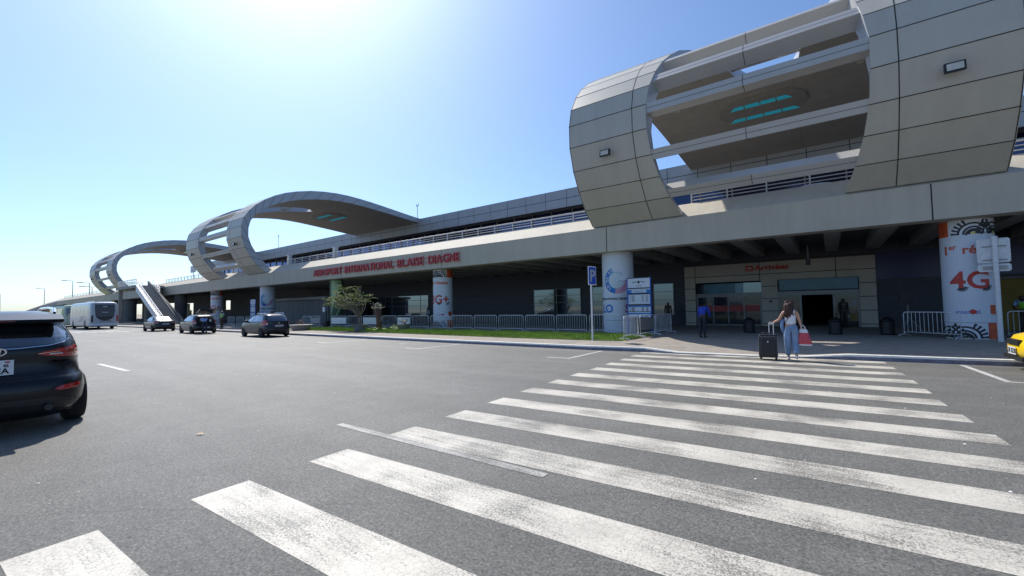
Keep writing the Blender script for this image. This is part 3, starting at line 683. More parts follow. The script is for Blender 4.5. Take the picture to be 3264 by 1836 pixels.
def net_column(X, r, label, big, top, phi, small=False, first='1', xs=1.0):
    C = (X, 23.35); t = column_base(X, r, label)
    m = MB(); wax_pattern(m, C, r, phi, .2, .78, 1); m.build('pattern_band', [MT['orange'], MT['paper'], MT['ink'], MT['redsign'], MT['yellow']], t, world=True)
    m = MB(); wax_pattern(m, C, r, phi, 4.02, 4.6, -1 if big == '4G' else 1); m.build('pattern_band', [MT['orange'], MT['paper'], MT['ink'], MT['redsign'], MT['yellow']], t, world=True)
    m = shell_cyl(C, r+.006, .80, 4.02); bn = m.build('banner', MT['paper'], t, world=True)
    L = t.location; r2 = r+.008
    def fin(mb, name, mts): mb.v = [(a_-L.x, b_-L.y, c_-L.z) for a_, b_, c_ in mb.v]; mb.build(name, mts, bn)
    m = MB()
    if top == '1er':
        vs, fs = text_mesh('1', .46, bold=.012); wrap(m, [(v[0]-.74, v[1], 0) for v in vs], fs, C, r2, phi, 3.34)
        vs, fs = text_mesh('er', .27, bold=.006); wrap(m, [(v[0]-.52, v[1], 0) for v in vs], fs, C, r2, phi, 3.52)
        vs, fs = text_mesh('réseau', .44, bold=.010); wrap(m, [(v[0]-.14, v[1], 0) for v in vs], fs, C, r2, phi, 3.34)
    else:
        vs, fs = text_mesh('1er réseau', .40, bold=.010); wd = max(v[0] for v in vs); wrap(m, [(v[0]-wd+.52, v[1], 0) for v in vs], fs, C, r2, phi, 3.5)
    fin(m, 'slogan', MT['orange'])
    m = MB(); vs, fs = text_mesh(big, .90, bold=.020); lo, hi = min(v[0] for v in vs), max(v[0] for v in vs)
    zb = 2.05
    wrap(m, [(v[0]-(lo+hi)/2+(0 if big == '4G' else -.22), v[1], 0) for v in vs], fs, C, r2, phi, zb)
    for cx in (-.2, .42):
        for q in range(9):
            a_ = -.3-2.4*q/9+(0.4 if cx > 0 else 0); d = (math.cos(a_), math.sin(a_)); n_ = (-d[1]*.012, d[0]*.012); ra, rb = .07, .19
            pts = [(cx+ra*d[0]+n_[0], .1+ra*d[1]+n_[1]), (cx+rb*d[0]+n_[0], .1+rb*d[1]+n_[1]), (cx+rb*d[0]-n_[0], .1+rb*d[1]-n_[1]), (cx+ra*d[0]-n_[0], .1+ra*d[1]-n_[1])]
            wrap(m, *flat_poly(pts), C, r2, phi, zb-.02, 1, off=.012)
    fin(m, 'network_lettering', [MT['redsign'], MT['ink']])
    m = MB(); wrap(m, *rect(.52, .86, 0, .38), C, r2, phi, 1.05, 0)
    wrap(m, *rect(.52, .86, 0, .06), C, r2, phi, 1.05, 1, off=.010)
    vs, fs = text_mesh('orange', .085); wrap(m, [(v[0]+.56, v[1]+.015, 0) for v in vs], fs, C, r2, phi, 1.05, 0, off=.014)
    fin(m, 'logo', [MT['orange'], MT['paper']])
    m = MB(); vs, fs = text_mesh('essentiel.', .22, xs=.85); wrap(m, [(v[0]-.42, v[1], 0) for v in vs], fs, C, r2, phi, 1.12, 0)
    wrap(m, *disc(.05, .09, .09, 14), C, r2, phi, 1.10, 1, off=.012)
    fin(m, 'script', [MT['parkblue'], MT['redsign']])
    return t
net_column(4.27, .73, 'white banner column reading 4G at the right, behind the traffic sign', '4G', '1er', R(-10))
net_column(-23.95, .74, 'white banner column reading G+ right of the small tree', '3G+', 'r', R(38))
net_column(-68.4, .70, 'distant white banner column with a plus mark behind the hatchback with its boot open', '3G+', 'r', R(62))
def lottery_column(X, r, label, phi):
    C = (X, 23.35); t = column_base(X, r, label, 'paper')
    m = shell_cyl(C, r+.006, .25, 4.55); bn = m.build('banner', MT['paper'], t, world=True); L = t.location; r2 = r+.008
    def fin(mb, name, mts): mb.v = [(a_-L.x, b_-L.y, c_-L.z) for a_, b_, c_ in mb.v]; mb.build(name, mts, bn)
    cx, cy, z0 = -.06, 0, 3.05; m = MB()
    wrap(m, *ring(cx, cy, .46, .74, R(112), R(262)), C, r2, phi, z0, 0)
    wrap(m, *ring(cx, cy, .46, .74, R(262), R(388)), C, r2, phi, z0, 1)
    wrap(m, *disc(cx-.02, cy+.02, .47, 32), C, r2, phi, z0, 2, off=.008)
    for q in range(30):
        a_ = 2*math.pi*q/30; d = (math.cos(a_), math.sin(a_)); n_ = (-d[1], d[0])
        pts = [(cx+.11*d[0]+n_[0]*.008, .11*d[1]+n_[1]*.008), (cx+.43*d[0]+n_[0]*.030, .43*d[1]+n_[1]*.030), (cx+.43*d[0]-n_[0]*.030, .43*d[1]-n_[1]*.030), (cx+.11*d[0]-n_[0]*.008, .11*d[1]-n_[1]*.008)]
        wrap(m, *flat_poly(pts), C, r2, phi, z0, 3, off=.011)
    wrap(m, *disc(cx, 0, .085, 16), C, r2, phi, z0, 3, off=.013)
    # wing
    for q in range(4):
        o_ = q*.085; P = [(cx+.12, .10+o_*.2), (cx+.30, .34-o_*.6), (cx+.62, .62-o_*1.25), (cx+.90-o_*.55, 1.02-o_*1.9), (cx+.66, .50-o_*1.15), (cx+.34, .24-o_*.7)]
        wrap(m, *flat_poly(P), C, r2, phi, z0-.12, 3, off=.014+q*.003)
        P2 = [(x*.98+.012, y-.022) for x, y in P]; wrap(m, *flat_poly(P2), C, r2, phi, z0-.12, 0, off=.0125+q*.003)
    for i, ch in enumerate('LO·NA·SE'):
        a_ = R(228-i*15.5); vs, fs = text_mesh(ch, .20, bold=.006, align='CENTER'); rr = .545
        ca_, sa_ = math.cos(a_-math.pi/2), math.sin(a_-math.pi/2)
        wrap(m, [(cx+rr*math.cos(a_)+v[0]*ca_-v[1]*sa_, rr*math.sin(a_)+v[0]*sa_+v[1]*ca_, 0) for v in vs], fs, C, r2, phi, z0, 3, off=.012)
    fin(m, 'wheel_logo', [MT['blue'], MT['pink'], MT['skyblue'], MT['white']])
    m = MB(); vs, fs = text_mesh('LOTERIE NATIONALE SENEGALAISE', .155, bold=.006); wd = max(v[0] for v in vs)
    wrap(m, [(v[0]-wd*.60, v[1], 0) for v in vs], fs, C, r2, phi, 1.98)
    for q in range(16): wrap(m, *rect(-.8+q*.1, -.8+q*.1+random.uniform(.03, .08), 0, .03), C, r2, phi, .82)
    fin(m, 'lettering', MT['ink'])
    m = MB()
    vs, fs = text_mesh('LO', .62, bold=.02); wd = max(v[0] for v in vs); wrap(m, [(v[0]-wd*.8-.46, v[1], 0) for v in vs], fs, C, r2, phi, 1.28, 0)
    vs, fs = text_mesh('SE', .62, bold=.02); wrap(m, [(v[0]*.8+.36, v[1], 0) for v in vs], fs, C, r2, phi, 1.28, 1)
    fin(m, 'big_letters', [MT['blue'], mat('banner_crimson', (.42, .08, .16), .5, var=.2, scale=6)])
    return t
lottery_column(-9.72, .87, 'thick white lottery banner column with a winged wheel logo behind the parking sign', R(22))
lottery_column(-53.1, .80, 'distant white lottery banner column with a faint wheel logo behind the parked estate cars', R(60))
C = (-38.6, 23.35); t = column_base(C[0], .62, 'green banner column with an eye motif behind the small tree', 'green2')
m = MB(); vs, fs = flat_poly([(-.55, 1.0), (-.55, 4.4), (.45, 4.4), (.42, 3.9), (.2, 3.5), (-.1, 3.0), (-.3, 2.4), (-.42, 1.6)]); wrap(m, vs, fs, C, .62, R(62), .16, 0, off=.006)
wrap(m, *flat_poly([(-.25, 3.95), (-.05, 4.12), (.2, 4.1), (.3, 3.95), (.05, 3.88)]), C, .62, R(62), .16, 1, off=.012)
wrap(m, *disc(.03, 4.0, .07, 12), C, .62, R(62), .16, 2, off=.016); wrap(m, *flat_poly([(-.1, 1.1), (.3, 1.9), (.42, 1.9), (-.02, 1.05)]), C, .62, R(62), .16, 0, off=.008)
m.build('banner', [MT['green1'], MT['green2'], MT['skyblue']], t, world=True)
for X, r, lab in ((-83, .8, 'plain dark column right of the stairs'), (-98.5, .8, 'plain dark column hidden beneath the stair landing'), (-112.5, 1.0, 'plain dark column beside the daylight opening left of the stairs'), (-128, .8, 'plain dark column behind the white bus'), (16.9, .8, 'plain column beyond the right picture edge')):
    column_base(X, r, lab, 'under' if X < 0 else 'concrete')

# ---------------------------------------------------------------- crowd barriers
def bar_meshes(L, H=.98):
    m = MB(); r = .11; x0, x1 = -L/2, L/2; P = [(x0, 0, .16)]
    P += [(x0, 0, H-r)]+[(x0+r-r*math.cos(a_), 0, H-r+r*math.sin(a_)) for a_ in (R(30), R(60), R(90))]
    P += [(x1-r+r*math.sin(a_), 0, H-r+r*math.cos(a_)) for a_ in (0, R(30), R(60), R(90))]+[(x1, 0, .16)]
    P += [(x0, 0, .16)]
    m.tube(P, .019, 8)
    m.tube([(x0, 0, .16), (x0, 0, .05)], .019, 8); m.tube([(x1, 0, .16), (x1, 0, .05)], .019, 8)
    fr = m.mesh('frame', MT['galv'], True)
    m = MB(); n = max(4, int(L/.145))
    for i in range(1, n): m.tube([(x0+L*i/n, 0, .17), (x0+L*i/n, 0, H-.01)], .0085, 6)
    bars = m.mesh('bars', MT['galv'])
    m = MB(); m.tube([(0, -.28, .0), (0, -.20, .05), (0, -.1, .065), (0, .1, .065), (0, .20, .05), (0, .28, .0)], .018, 6); foot = m.mesh('foot', MT['galv'])
    m = MB(); m.box(x0+.06, x1-.06, -.03, -.022, .30, H-.13); pan = m.mesh('panel', MT['white'])
    return fr, bars, foot, pan
BC = {}
def barrier(p, q, label, panel=None, z=.19, group='grey steel crowd barriers'):
    L = round(math.hypot(q[0]-p[0], q[1]-p[1])-.06, 1)
    if L not in BC: BC[L] = bar_meshes(L)
    fr, bars, foot, pan = BC[L]
    t = thing('crowd_barrier', label, 'barrier', ((p[0]+q[0])/2, (p[1]+q[1])/2, z), math.atan2(q[1]-p[1], q[0]-p[0]), group)
    link('frame', fr, t)
    if panel is None or panel == 'both': link('bars', bars, t)
    for sx in (-1, 1):
        f = link('foot', foot, t); f.location = (sx*L/2, 0, 0)
    if panel:
        o = link('panel', pan, t)
        if panel == 'grey': o.data = pan.copy(); o.data.materials[0] = MT['steelgrey']
    return t
row = [(-41.25, -39.7, None, 'short steel barrier just right of the rear of the dark estate car'), (-39.65, -38.0, 'grey', 'short barrier with a grey panel left of the green column'),
       (-36.15, -33.7, 'white', 'barrier with a white panel, leftmost of the three panelled ones near the tree'), (-33.6, -31.5, None, 'barred barrier directly behind the trunk of the potted tree'),
       (-31.4, -28.9, 'white', 'barrier with a white panel behind the tall brown stump planter'), (-28.8, -27.05, None, 'narrow barred barrier between the stump planter and the bonsai pot'),
       (-26.98, -25.3, 'white', 'barrier with a white panel behind the low bonsai pot'), (-25.2, -23.3, None, 'barred barrier just left of the G+ column'),
       (-23.2, -21.2, None, 'barred barrier in front of the G+ column'), (-21.1, -19.1, None, 'first barred barrier right of the G+ column'), (-19.0, -17.05, None, 'second barred barrier right of the G+ column'),
       (-16.95, -14.95, None, 'third barred barrier right of the G+ column'), (-14.85, -12.8, None, 'barred barrier in front of the wide window'), (-12.7, -10.72, None, 'barred barrier left of the parking sign pole'),
       (-10.6, -8.75, None, 'barred barrier behind the parking sign pole, in front of the lottery column')]
for a_, b_, pn, lab in row: barrier((a_, 21.35+.02*math.sin(a_*3)), (b_, 21.35+.02*math.sin(b_*3)), lab, pn)
barrier((-7.12, 17.55), (-7.08, 19.2), 'nearest barrier of the row pointing away from the road at the lawn end')
barrier((-7.05, 19.3), (-6.95, 21.1), 'barrier with a grey board in the row at the lawn end', 'grey')
barrier((-6.95, 21.2), (-6.75, 23.1), 'farthest barrier of the row at the lawn end, half in shade')
barrier((2.42, 24.15), (3.9, 23.0-.3), 'barrier standing left of the 4G column')
barrier((5.35, 24.2), (7.3, 24.3), 'barrier right of the traffic sign post')
for i, (a_, b_) in enumerate(((-47.5, -45.5), (-50.0, -48.0), (-52.2, -50.2), (-54.6, -52.6), (-57.0, -55.0), (-61, -59), (-63.2, -61.2))):
    barrier((a_, 20.6), (b_, 20.6), 'distant barrier %s' % ['right of the parked estate car roof', 'behind the hi-vis worker', 'in front of the information board far back', 'just left of the hi-vis worker', 'behind the open boot lid', 'between the two dark cars left', 'near the foot of the stairs'][i], 'grey' if i in (0, 2) else None, z=.16)

# ---------------------------------------------------------------- signs
t = thing('parking_sign', 'blue and white P parking sign on a grey pole in the lawn', 'sign', (-8.33, 17.05, .16))
m = MB(); m.tube([(0, 0, 0), (0, 0, 3.05)], .04, 12); m.build('pole', MT['galv'], t)
m = MB(); m.box(-.27, .27, -.07, -.05, 2.40, 3.22); pl_ = m.build('plate', MT['white'], t)
m = MB(); m.box(-.235, .235, -.076, -.071, 2.44, 3.18); m.build('blue_field', MT['parkblue'], pl_)
m = MB(); vs, fs = text_mesh('P', .72, .004, bold=.02, align='CENTER'); m.add([(x, -.082, 2.56+y) for x, y, z in vs], fs); m.build('letter', MT['white'], pl_)
t.rotation_euler = (0, 0, R(78))
t = thing('traffic_sign', 'traffic sign seen from behind in front of the 4G column', 'sign', (4.72, 22.1, .16), R(-8))
m = MB(); m.tube([(0, 0, 0), (0, 0, 3.62)], .075, 14); m.tube([(0, 0, 3.62), (0, 0, 3.68)], .09, 14); m.build('post', MT['galv'], t)
for z0, z1 in ((2.76, 3.62), (2.45, 2.72)):
    m = MB(); m.prism([(-.43, z0+.05), (-.38, z0), (.32, z0), (.37, z0+.05), (.37, z1-.05), (.32, z1), (-.38, z1), (-.43, z1-.05)], .12, .14, axis='Y'); pl_ = m.build('plate', MT['galv'], t)
    for zz in (z0+.10, z1-.10 if z1-z0 < .5 else z1-.28):
        m = MB(); m.box(-.30, .28, .085, .118, zz-.018, zz+.018); m.build('brace', MT['steelgrey'], pl_)
def info_board(x, y, s, label):
    t = thing('information_board', label, 'information board', (x, y, .16))
    m = MB(); m.box(-.64, -.60, -.03, .03, 0, 2.95); m.box(.60, .64, -.03, .03, 0, 2.95); m.box(-.60, .60, .0, .03, .85, 2.95); m.build('frame', MT['parkblue'], t)
    m = MB(); m.box(-.60, .60, -.010, -.001, .86, 2.90); pn = m.build('white_board', MT['paper'], t)
    for z0, z1, mt_ in ((2.35, 2.41, 'ink'), (1.47, 1.55, 'ink'), (2.90, 2.945, 'ink'), (2.05, 2.12, 'ink'), (2.12, 2.30, 'blue'), (1.40, 1.465, 'blue'), (1.02, 1.09, 'blue'), (1.14, 1.17, 'ink')):
        m = MB(); m.box(-.598, .598, -.0125, -.0102, z0, z1); m.build('band', MT[mt_], pn)
    for s_ in (-1, 1):
        m = MB(); m.box(min(s_*.57, s_*.598), max(s_*.57, s_*.598), -.0125, -.0102, 1.56, 2.04); m.build('band', MT['blue'], pn)
    m = MB(); m.prism([(-.36, 2.15), (.36, 2.15), (.42, 2.21), (.36, 2.28), (-.36, 2.28), (-.42, 2.21)], -.0155, -.0127, axis='Y'); m.build('title_field', MT['paper'], pn)
    m = MB(); text_xz(m, 'LAS', 0, -.016, 2.46, .13, .001, align='CENTER', spacing=1.5)
    m.lathe([(.07, -.020), (.07, -.013)], 16, (0, 0, 2.70), axis='Y')
    for s_ in (-1, 1): m.prism([(s_*.1, 2.72), (s_*.34, 2.66), (s_*.34, 2.70), (s_*.1, 2.75)], -.016, -.0125, axis='Y')
    for k in range(8):
        for zc, zt in ((1.65, .36), (1.13, .26)):
            z = zc+zt*(k+.4)/8
            for xx, ww in ((-.5, .05), (-.40, random.uniform(.12, .2)), (.14, .1), (.36, .12)): m.box(xx, xx+ww, -.016, -.0125, z, z+.016)
    for xx in (-.46, -.2, .05, .3): m.box(xx, xx+.14, -.016, -.0125, .9, .93)
    for k in range(9): m.box(-.27+.06*k, -.235+.06*k, -.018, -.0158, 2.195, 2.23)
    m.build('print', MT['ink'], pn); return t
info_board(-8.02, 22.0, 1, 'white and blue information board with tables of text at the lawn end')
info_board(-52.5, 21.5, 1, 'distant white information board left of the far lottery column')
# small things under the viaduct
t = thing('loudspeaker', 'black loudspeaker on a thin tripod stand right of the entrance', 'loudspeaker', (2.9, 27, .16))
m = MB(); m.box(-.26, .2, -.17, .17, 1.3, 1.95); m.build('cabinet', MT['black'], t)
m = MB(); m.tube([(0, 0, .5), (0, 0, 1.3)], .022, 8); m.build('pole', MT['steelgrey'], t)
for a_ in (0, 120, 240):
    m = MB(); m.tube([(0, 0, .75), (.5*math.cos(R(a_)), .5*math.sin(R(a_)), .02)], .014, 6); m.build('leg', MT['steelgrey'], t)
def bin_(x, y, label):
    t = thing('waste_bin', label, 'bin', (x, y, .16), group='round dark waste bins')
    m = MB(); m.lathe([(.30, 0), (.34, .04), (.31, .08), (.30, .70), (.33, .74)], 24); m.build('body', MT['black'], t)
    m = MB(); m.lathe([(.33, .745), (.30, .80), (.12, .95), (.03, .98)], 24); m.build('lid', MT['black'], t, smooth=True); t.scale = (.82, .82, .8)
    m = MB()
    for z in (.22, .40, .58): m.lathe([(.302, z), (.312, z+.01), (.302, z+.02)], 24)
    m.build('bands', MT['black'], t)
bin_(1.98, 24.9, 'dark round waste bin between the entrance and the barrier by the 4G column'); bin_(-3.35, 24.7, 'dark round waste bin in front of the red banded doors'); bin_(.15, 24.6, 'dark round waste bin in front of the open doorway')
t = thing('kiosk_wall', 'ochre yellow kiosk wall in the shade behind the traffic sign', 'kiosk', (8, 31, .16))
m = MB(); m.box(6.3, 10.5, 30.8, 31.2, .16, 2.6); m.build('wall', mat('ochre_wall', (.20, .14, .03), .8, var=.1), t, world=True)
m = MB(); m.box(6.2, 10.6, 30.6, 31.3, 2.6, 2.7); m.build('roof', MT['under'], t, world=True)
t = thing('letter_box_post', 'dark post with a small white notice left of the green column', 'post', (-37.4, 21.6, .16))
m = MB(); m.tube([(0, 0, 0), (0, 0, 1.5)], .06, 10); m.lathe([(.28, 0), (.3, .5), (.26, .55)], 16); m.build('post', MT['black'], t)
m = MB(); m.box(-.55, -.2, -.06, -.03, 1.4, 1.85); m.build('notice', MT['paper'], t)
m = MB(); m.box(-101, -98.3, 29.9, 30.0, 9.6, 10.9); m.box(-99.7, -99.6, 29.95, 30.05, 6.1, 9.6); tag(m.build('road_sign_panel', MT['galv']), 'pale rectangular road sign panel sticking out left of the middle canopy', 'sign')

# ---------------------------------------------------------------- stairs
t = thing('staircase', 'outdoor staircase with white railings climbing to the elevated road', 'staircase', (-84, 20, 0))
SX0, SX1, SZ1 = -72.6, -86.0, 6.0       # bottom, top
def szx(x): return (SX0-x)/(SX0-SX1)*SZ1
m = MB(); n = 34
for i in range(n):
    xa, xb = SX0+(SX1-SX0)*i/n, SX0+(SX1-SX0)*(i+1)/n; z = SZ1*(i+1)/n
    m.box(xb, xa+.03, 18.75, 20.45, max(0, z-.42), z)
m.build('steps', MT['concrete'], t, world=True)
m = MB()
for y0, y1 in ((18.45, 18.75), (20.45, 20.65)):
    m.prism([(SX0+.6, 0), (SX0, .35), (SX1, SZ1+.2), (SX1, SZ1-.75), (SX0-1.4, 0)], y0, y1, axis='Y')
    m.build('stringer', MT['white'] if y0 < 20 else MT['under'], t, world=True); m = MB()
m = MB(); m.prism([(SX0+.5, .16), (SX0-.4, 1.0), (SX1-3.5, SZ1+1.1), (SX1-3.5, 4.0), (SX1, SZ1-2.4), (SX0-4.4, .16)], 20.67, 20.85, axis='Y'); m.build('side_wall', MT['under'], t, world=True)
m = MB(); m.box(-97.5, SX1, 18.3, 22.0, 5.75, 6.15); m.box(-97.3, -96.8, 18.6, 19.1, 0, 5.75); m.build('landing', MT['concrete'], t, world=True)
m = MB()
for y, k0 in ((18.5, 0), (20.55, 11)):
    xs_ = SX0+(SX1-SX0)*k0/15
    for dz in (.35, .62, .92): m.tube([(xs_, y, szx(xs_)+.35+dz-.15*k0/15), (SX1, y, SZ1+.2+dz)], .035, 6)
    for i in range(k0, 16):
        x = SX0+(SX1-SX0)*i/15; m.tube([(x, y, szx(x)+.2), (x, y, szx(x)+1.15)], .035, 6)
for i in range(10):
    x = SX1-11*i/9; m.tube([(x, 18.5, 6.1), (x, 18.5, 7.15)], .035, 6)
for dz in (.35, .62, .92, 1.05): m.tube([(SX1, 18.5, 6.1+dz), (-97.4, 18.5, 6.1+dz), (-97.4, 21.9, 6.1+dz)], .035, 6)
m.build('railings', MT['white'], t, world=True)
# ---------------------------------------------------------------- lamps, masts
def street_lamp(x, y, h, label):
    t = thing('street_lamp', label, 'street lamp', (x, y, 0), group='tall street lamps far away on the left')
    m = MB(); m.tube([(0, 0, 0), (0, 0, h*.5), (0, 0, h)], [.17, .13, .09], 8); m.build('pole', MT['steelgrey'], t)
    m = MB(); m.tube([(0, 0, h), (-.4, -.2, h+.12), (-3.0, -1.6, h+.35)], .08, 6); m.build('arm', MT['steelgrey'], t)
    m = MB(); m.obox((-3.5, -1.85, h+.38), (.75, .42, .05), (-.12, .2, 0), (0, 0, .09)); m.build('lamp_head', MT['steelgrey'], t)
street_lamp(-512, 30, 19.0, 'farthest street lamp, cut by the left picture edge'); street_lamp(-290, 30, 14.1, 'street lamp above the ramp start at the far left')
street_lamp(-222.5, 30, 14.2, 'tallest looking street lamp between the ramp and the far canopy'); street_lamp(-194, 30, 12.0, 'street lamp just left of the farthest canopy'); street_lamp(-190, 30, 10.6, 'short street lamp partly behind the farthest canopy')
def mast(x, y, z, h, label):
    t = thing('antenna_mast', label, 'mast', (x, y, z), group='thin masts on the terminal roof')
    m = MB(); m.tube([(0, 0, 0), (0, 0, h)], .045, 6); m.build('pole', MT['steelgrey'], t)
    m = MB(); m.tube([(-.22, 0, h+.35), (-.2, 0, h+.05), (0, 0, h-.1), (.2, 0, h+.05), (.22, 0, h+.35)], .04, 6); m.tube([(-.25, 0, h), (.25, 0, h)], .05, 6); m.build('antenna', MT['black'], t)
mast(-52.2, 45.5, 15.6, 2.5, 'thin antenna mast where the middle canopy meets the roof'); mast(-98.5, 45.5, 15.6, 2.9, 'thin antenna mast on the roof seen through the middle canopy loop')

# ---------------------------------------------------------------- plants
def leaf_cluster(mb, c, n, r, size, flat=.6):
    for _ in range(n):
        a_ = random.uniform(0, 6.28); q = r*random.random()**.5; p = Vector((c[0]+q*math.cos(a_), c[1]+q*math.sin(a_), c[2]+random.gauss(0, r*.16)))
        d = Vector((math.cos(a_), math.sin(a_), random.uniform(-.5, .6))).normalized(); w_ = d.cross(Vector((0, 0, 1))).normalized(); s_ = size*random.uniform(.7, 1.3)
        tilt = Vector((0, 0, random.uniform(-.3, .3)))*s_*.3
        mb.add([p, p+d*s_*.5+w_*s_*.2+tilt, p+d*s_, p+d*s_*.5-w_*s_*.2-tilt], [(0, 1, 2, 3)], 0)
t = thing('potted_tree', 'small leaning tree with umbrella-like leaf tufts in a round concrete pot on the lawn', 'tree', (-26.3, 17.65, .19))
m = MB(); m.lathe([(.30, 0), (.36, .05), (.46, .34), (.52, .40), (.52, .46), (.45, .46), (.40, .40)], 28); m.build('pot', MT['pot'], t)
m = MB(); m.lathe([(.40, .38), (.1, .42)], 16); m.build('soil', MT['soil'], t)
br = MB(); tips = []
def grow(p, d, L, r, k):
    q = p+d*L; mid = p+d*L*.5+Vector((random.uniform(-.05, .05), random.uniform(-.05, .05), .02))*L
    br.tube([p, mid, q], [r, r*.85, r*.7], 6)
    if k == 0 or r < .010: tips.append(q); return
    if k < 3: tips.append(q)
    nb = 3 if random.random() < .45 else 2
    for i in range(nb):
        dd = (d+Vector((random.uniform(-.75, .75), random.uniform(-.55, .55), random.uniform(-.15, .55)))).normalized()
        grow(q, dd, L*random.uniform(.62, .85), r*.68, k-1)
br.tube([(0, 0, .4), (-.03, 0, .7), (-.02, 0, .95)], [.12, .085, .075], 8)
base = Vector((-.02, 0, .95))
for d, L, r, k in (((-.75, .1, .75), .7, .05, 3), ((-.25, -.1, 1.0), .75, .05, 3), ((.35, .1, .8), .55, .04, 2)):
    grow(base, Vector(d).normalized(), L, r, k)
cr_ = MB()
CP = [(-4.6, 2.15), (-3.6, 2.55), (-2.9, 2.75), (-2.6, 3.1), (-1.9, 3.35), (-1.0, 3.2), (-.5, 2.75), (.3, 2.6), (.85, 2.35), (.9, 2.05), (.3, 1.9), (-.5, 1.75), (-1.4, 1.45), (-2.3, 1.6), (-3.2, 1.8), (-4.2, 1.9)]
def inside(x, z):
    c_ = False
    for (x0_, z0_), (x1_, z1_) in zip(CP, CP[1:]+CP[:1]):
        if (z0_ > z) != (z1_ > z) and x < (x1_-x0_)*(z-z0_)/(z1_-z0_)+x0_: c_ = not c_
    return c_
k = 0
while k < 135:
    x, z = random.uniform(-4.7, 1), random.uniform(1.4, 3.4)
    if not inside(x, z): continue
    y = random.uniform(-.65, .65)*(1 if x > -3 else .5); leaf_cluster(cr_, Vector((x, y, z)), 26, random.uniform(.12, .22), .13, .3); k += 1
    if k % 4 == 0:
        st_ = Vector((-.02, 0, .95)) if x > -1.8 else Vector((-1.0, .05, 1.55)); e_ = Vector((x, y, z-.03)); md_ = (st_*.45+e_*.55)+Vector((.12, 0, -.12))
        br.tube([st_, md_, e_], [.035, .022, .008], 5)
br.tube([(-.02, 0, .95), (-.5, .02, 1.3), (-1.0, .05, 1.55)], [.06, .05, .04], 7)
br.build('trunk', MT['bark'], t, smooth=True)
cr_.build('crown', MT['leaf'], t)
t = thing('stump_planter', 'tall brown stump-like planter with a tuft of flowers on top, on the lawn', 'planter', (-25.9, 18.9, .19))
m = MB(); m.tube([(0, 0, 0), (.03, 0, .5), (-.05, 0, 1.0), (-.12, 0, 1.55)], [.22, .17, .16, .19], 12); m.tube([(.0, 0, .9), (.3, 0, 1.02), (.42, 0, 1.05)], [.06, .05, .03], 8); m.build('stump', mat('brown_clay', (.13, .07, .05), .8, var=.25, scale=8), t, smooth=True)
m = MB()
for i in range(26): leaf_cluster(m, (random.uniform(-.55, .25), random.uniform(-.2, .2), random.uniform(1.55, 1.85)), 8, .12, .10)
m.build('foliage', MT['leaf2'], t)
m = MB()
for i in range(60):
    x, y, z = random.uniform(-.6, .35), random.uniform(-.3, .3), random.uniform(1.6, 1.98); m.add([(x-.03, y, z), (x, y-.03, z), (x+.03, y, z), (x, y+.03, z+.01)], [(0, 1, 2, 3)])
m.build('flowers', MT['paper'], t)
m = MB()
for i in range(30): leaf_cluster(m, (random.uniform(-.7, .7), random.uniform(-.35, .1), random.uniform(.02, .22)), 7, .15, .16)
tag(m.build('green_weeds', MT['grass']), 'tuft of bright weeds around the foot of the stump planter', 'plant'); m_ = bpy.context.scene.objects['green_weeds']; m_.location = (-25.9, 18.9, .19)
t = thing('bonsai_pot', 'low bonsai-like plant in a wide grey bowl right of the stump planter', 'potted plant', (-24.6, 20.1, .19))
m = MB(); m.lathe([(.22, 0), (.30, .05), (.46, .36), (.48, .42), (.40, .42)], 24); m.build('bowl', MT['pot'], t)
m = MB(); m.tube([(0, 0, .38), (.1, 0, .5), (-.1, .05, .6), (-.3, 0, .66)], [.09, .07, .05, .03], 8); m.tube([(.1, 0, .5), (.28, 0, .62), (.4, 0, .8)], [.06, .04, .02], 8); m.build('trunk', MT['bark'], t, smooth=True)
m = MB()
for i in range(24): leaf_cluster(m, (random.uniform(-.55, .5), random.uniform(-.2, .2), random.uniform(.5, .88)), 7, .1, .08)
m.build('foliage', MT['leaf2'], t)
m = MB()
for i in range(22): leaf_cluster(m, (random.uniform(-.8, -.2), random.uniform(-.35, .1), random.uniform(.02, .3)), 7, .15, .16)
w2 = m.build('green_weeds', MT['grass']); tag(w2, 'tuft of weeds beside the bowl of the bonsai plant', 'plant'); w2.location = (-24.7, 20.0, .19)
t = thing('planter_bowl', 'wide low stone planter bowl just right of the dark estate car', 'planter', (-33.5, 17.2, .16))
m = MB(); m.lathe([(.55, 0), (.62, .1), (.72, .30), (.90, .38), (.90, .44), (.75, .44)], 28); m.build('bowl', MT['concrete'], t)
m = MB()
for i in range(16): leaf_cluster(m, (random.uniform(-.4, .4), random.uniform(-.2, .2), random.uniform(.45, .85)), 8, .1, .09)
m.build('plant', mat('dry_plant', (.22, .13, .08), .8, var=.3), t)

# ---------------------------------------------------------------- vehicles
def carpaint(name, col, rough=.22): return mat(name, col, rough+.08, metal=0, var=.04, scale=2, coat=.5, spec=.35)
MT['cglass'] = reflective('car_glass', (.010, .012, .014), (.75, .80, .85), .09)
MT['tyre'] = mat('tyre_rubber', (.012, .012, .012), .85, var=.15)
MT['rim'] = mat('wheel_rim', (.32, .33, .34), .3, metal=.8, var=.05)
MT['lampred'] = mat('tail_lamp_red', (.42, .010, .014), .12, var=.25, scale=9, coat=1.0)
MT['lampclear'] = mat('lamp_clear', (.55, .53, .50), .1, var=.15, scale=12, coat=1.0)
MT['chrome'] = mat('chrome', (.75, .76, .78), .12, metal=1.0, var=0)
MT['trim'] = mat('car_trim_black', (.018, .018, .019), .5, var=.1)
MT['plate'] = mat('number_plate_white', (.66, .68, .70), .35, var=.03)
MT['glare'] = mat('sloped_car_glass', (.012, .014, .016), .16, spec=1.0, coat=1.0, var=.1)
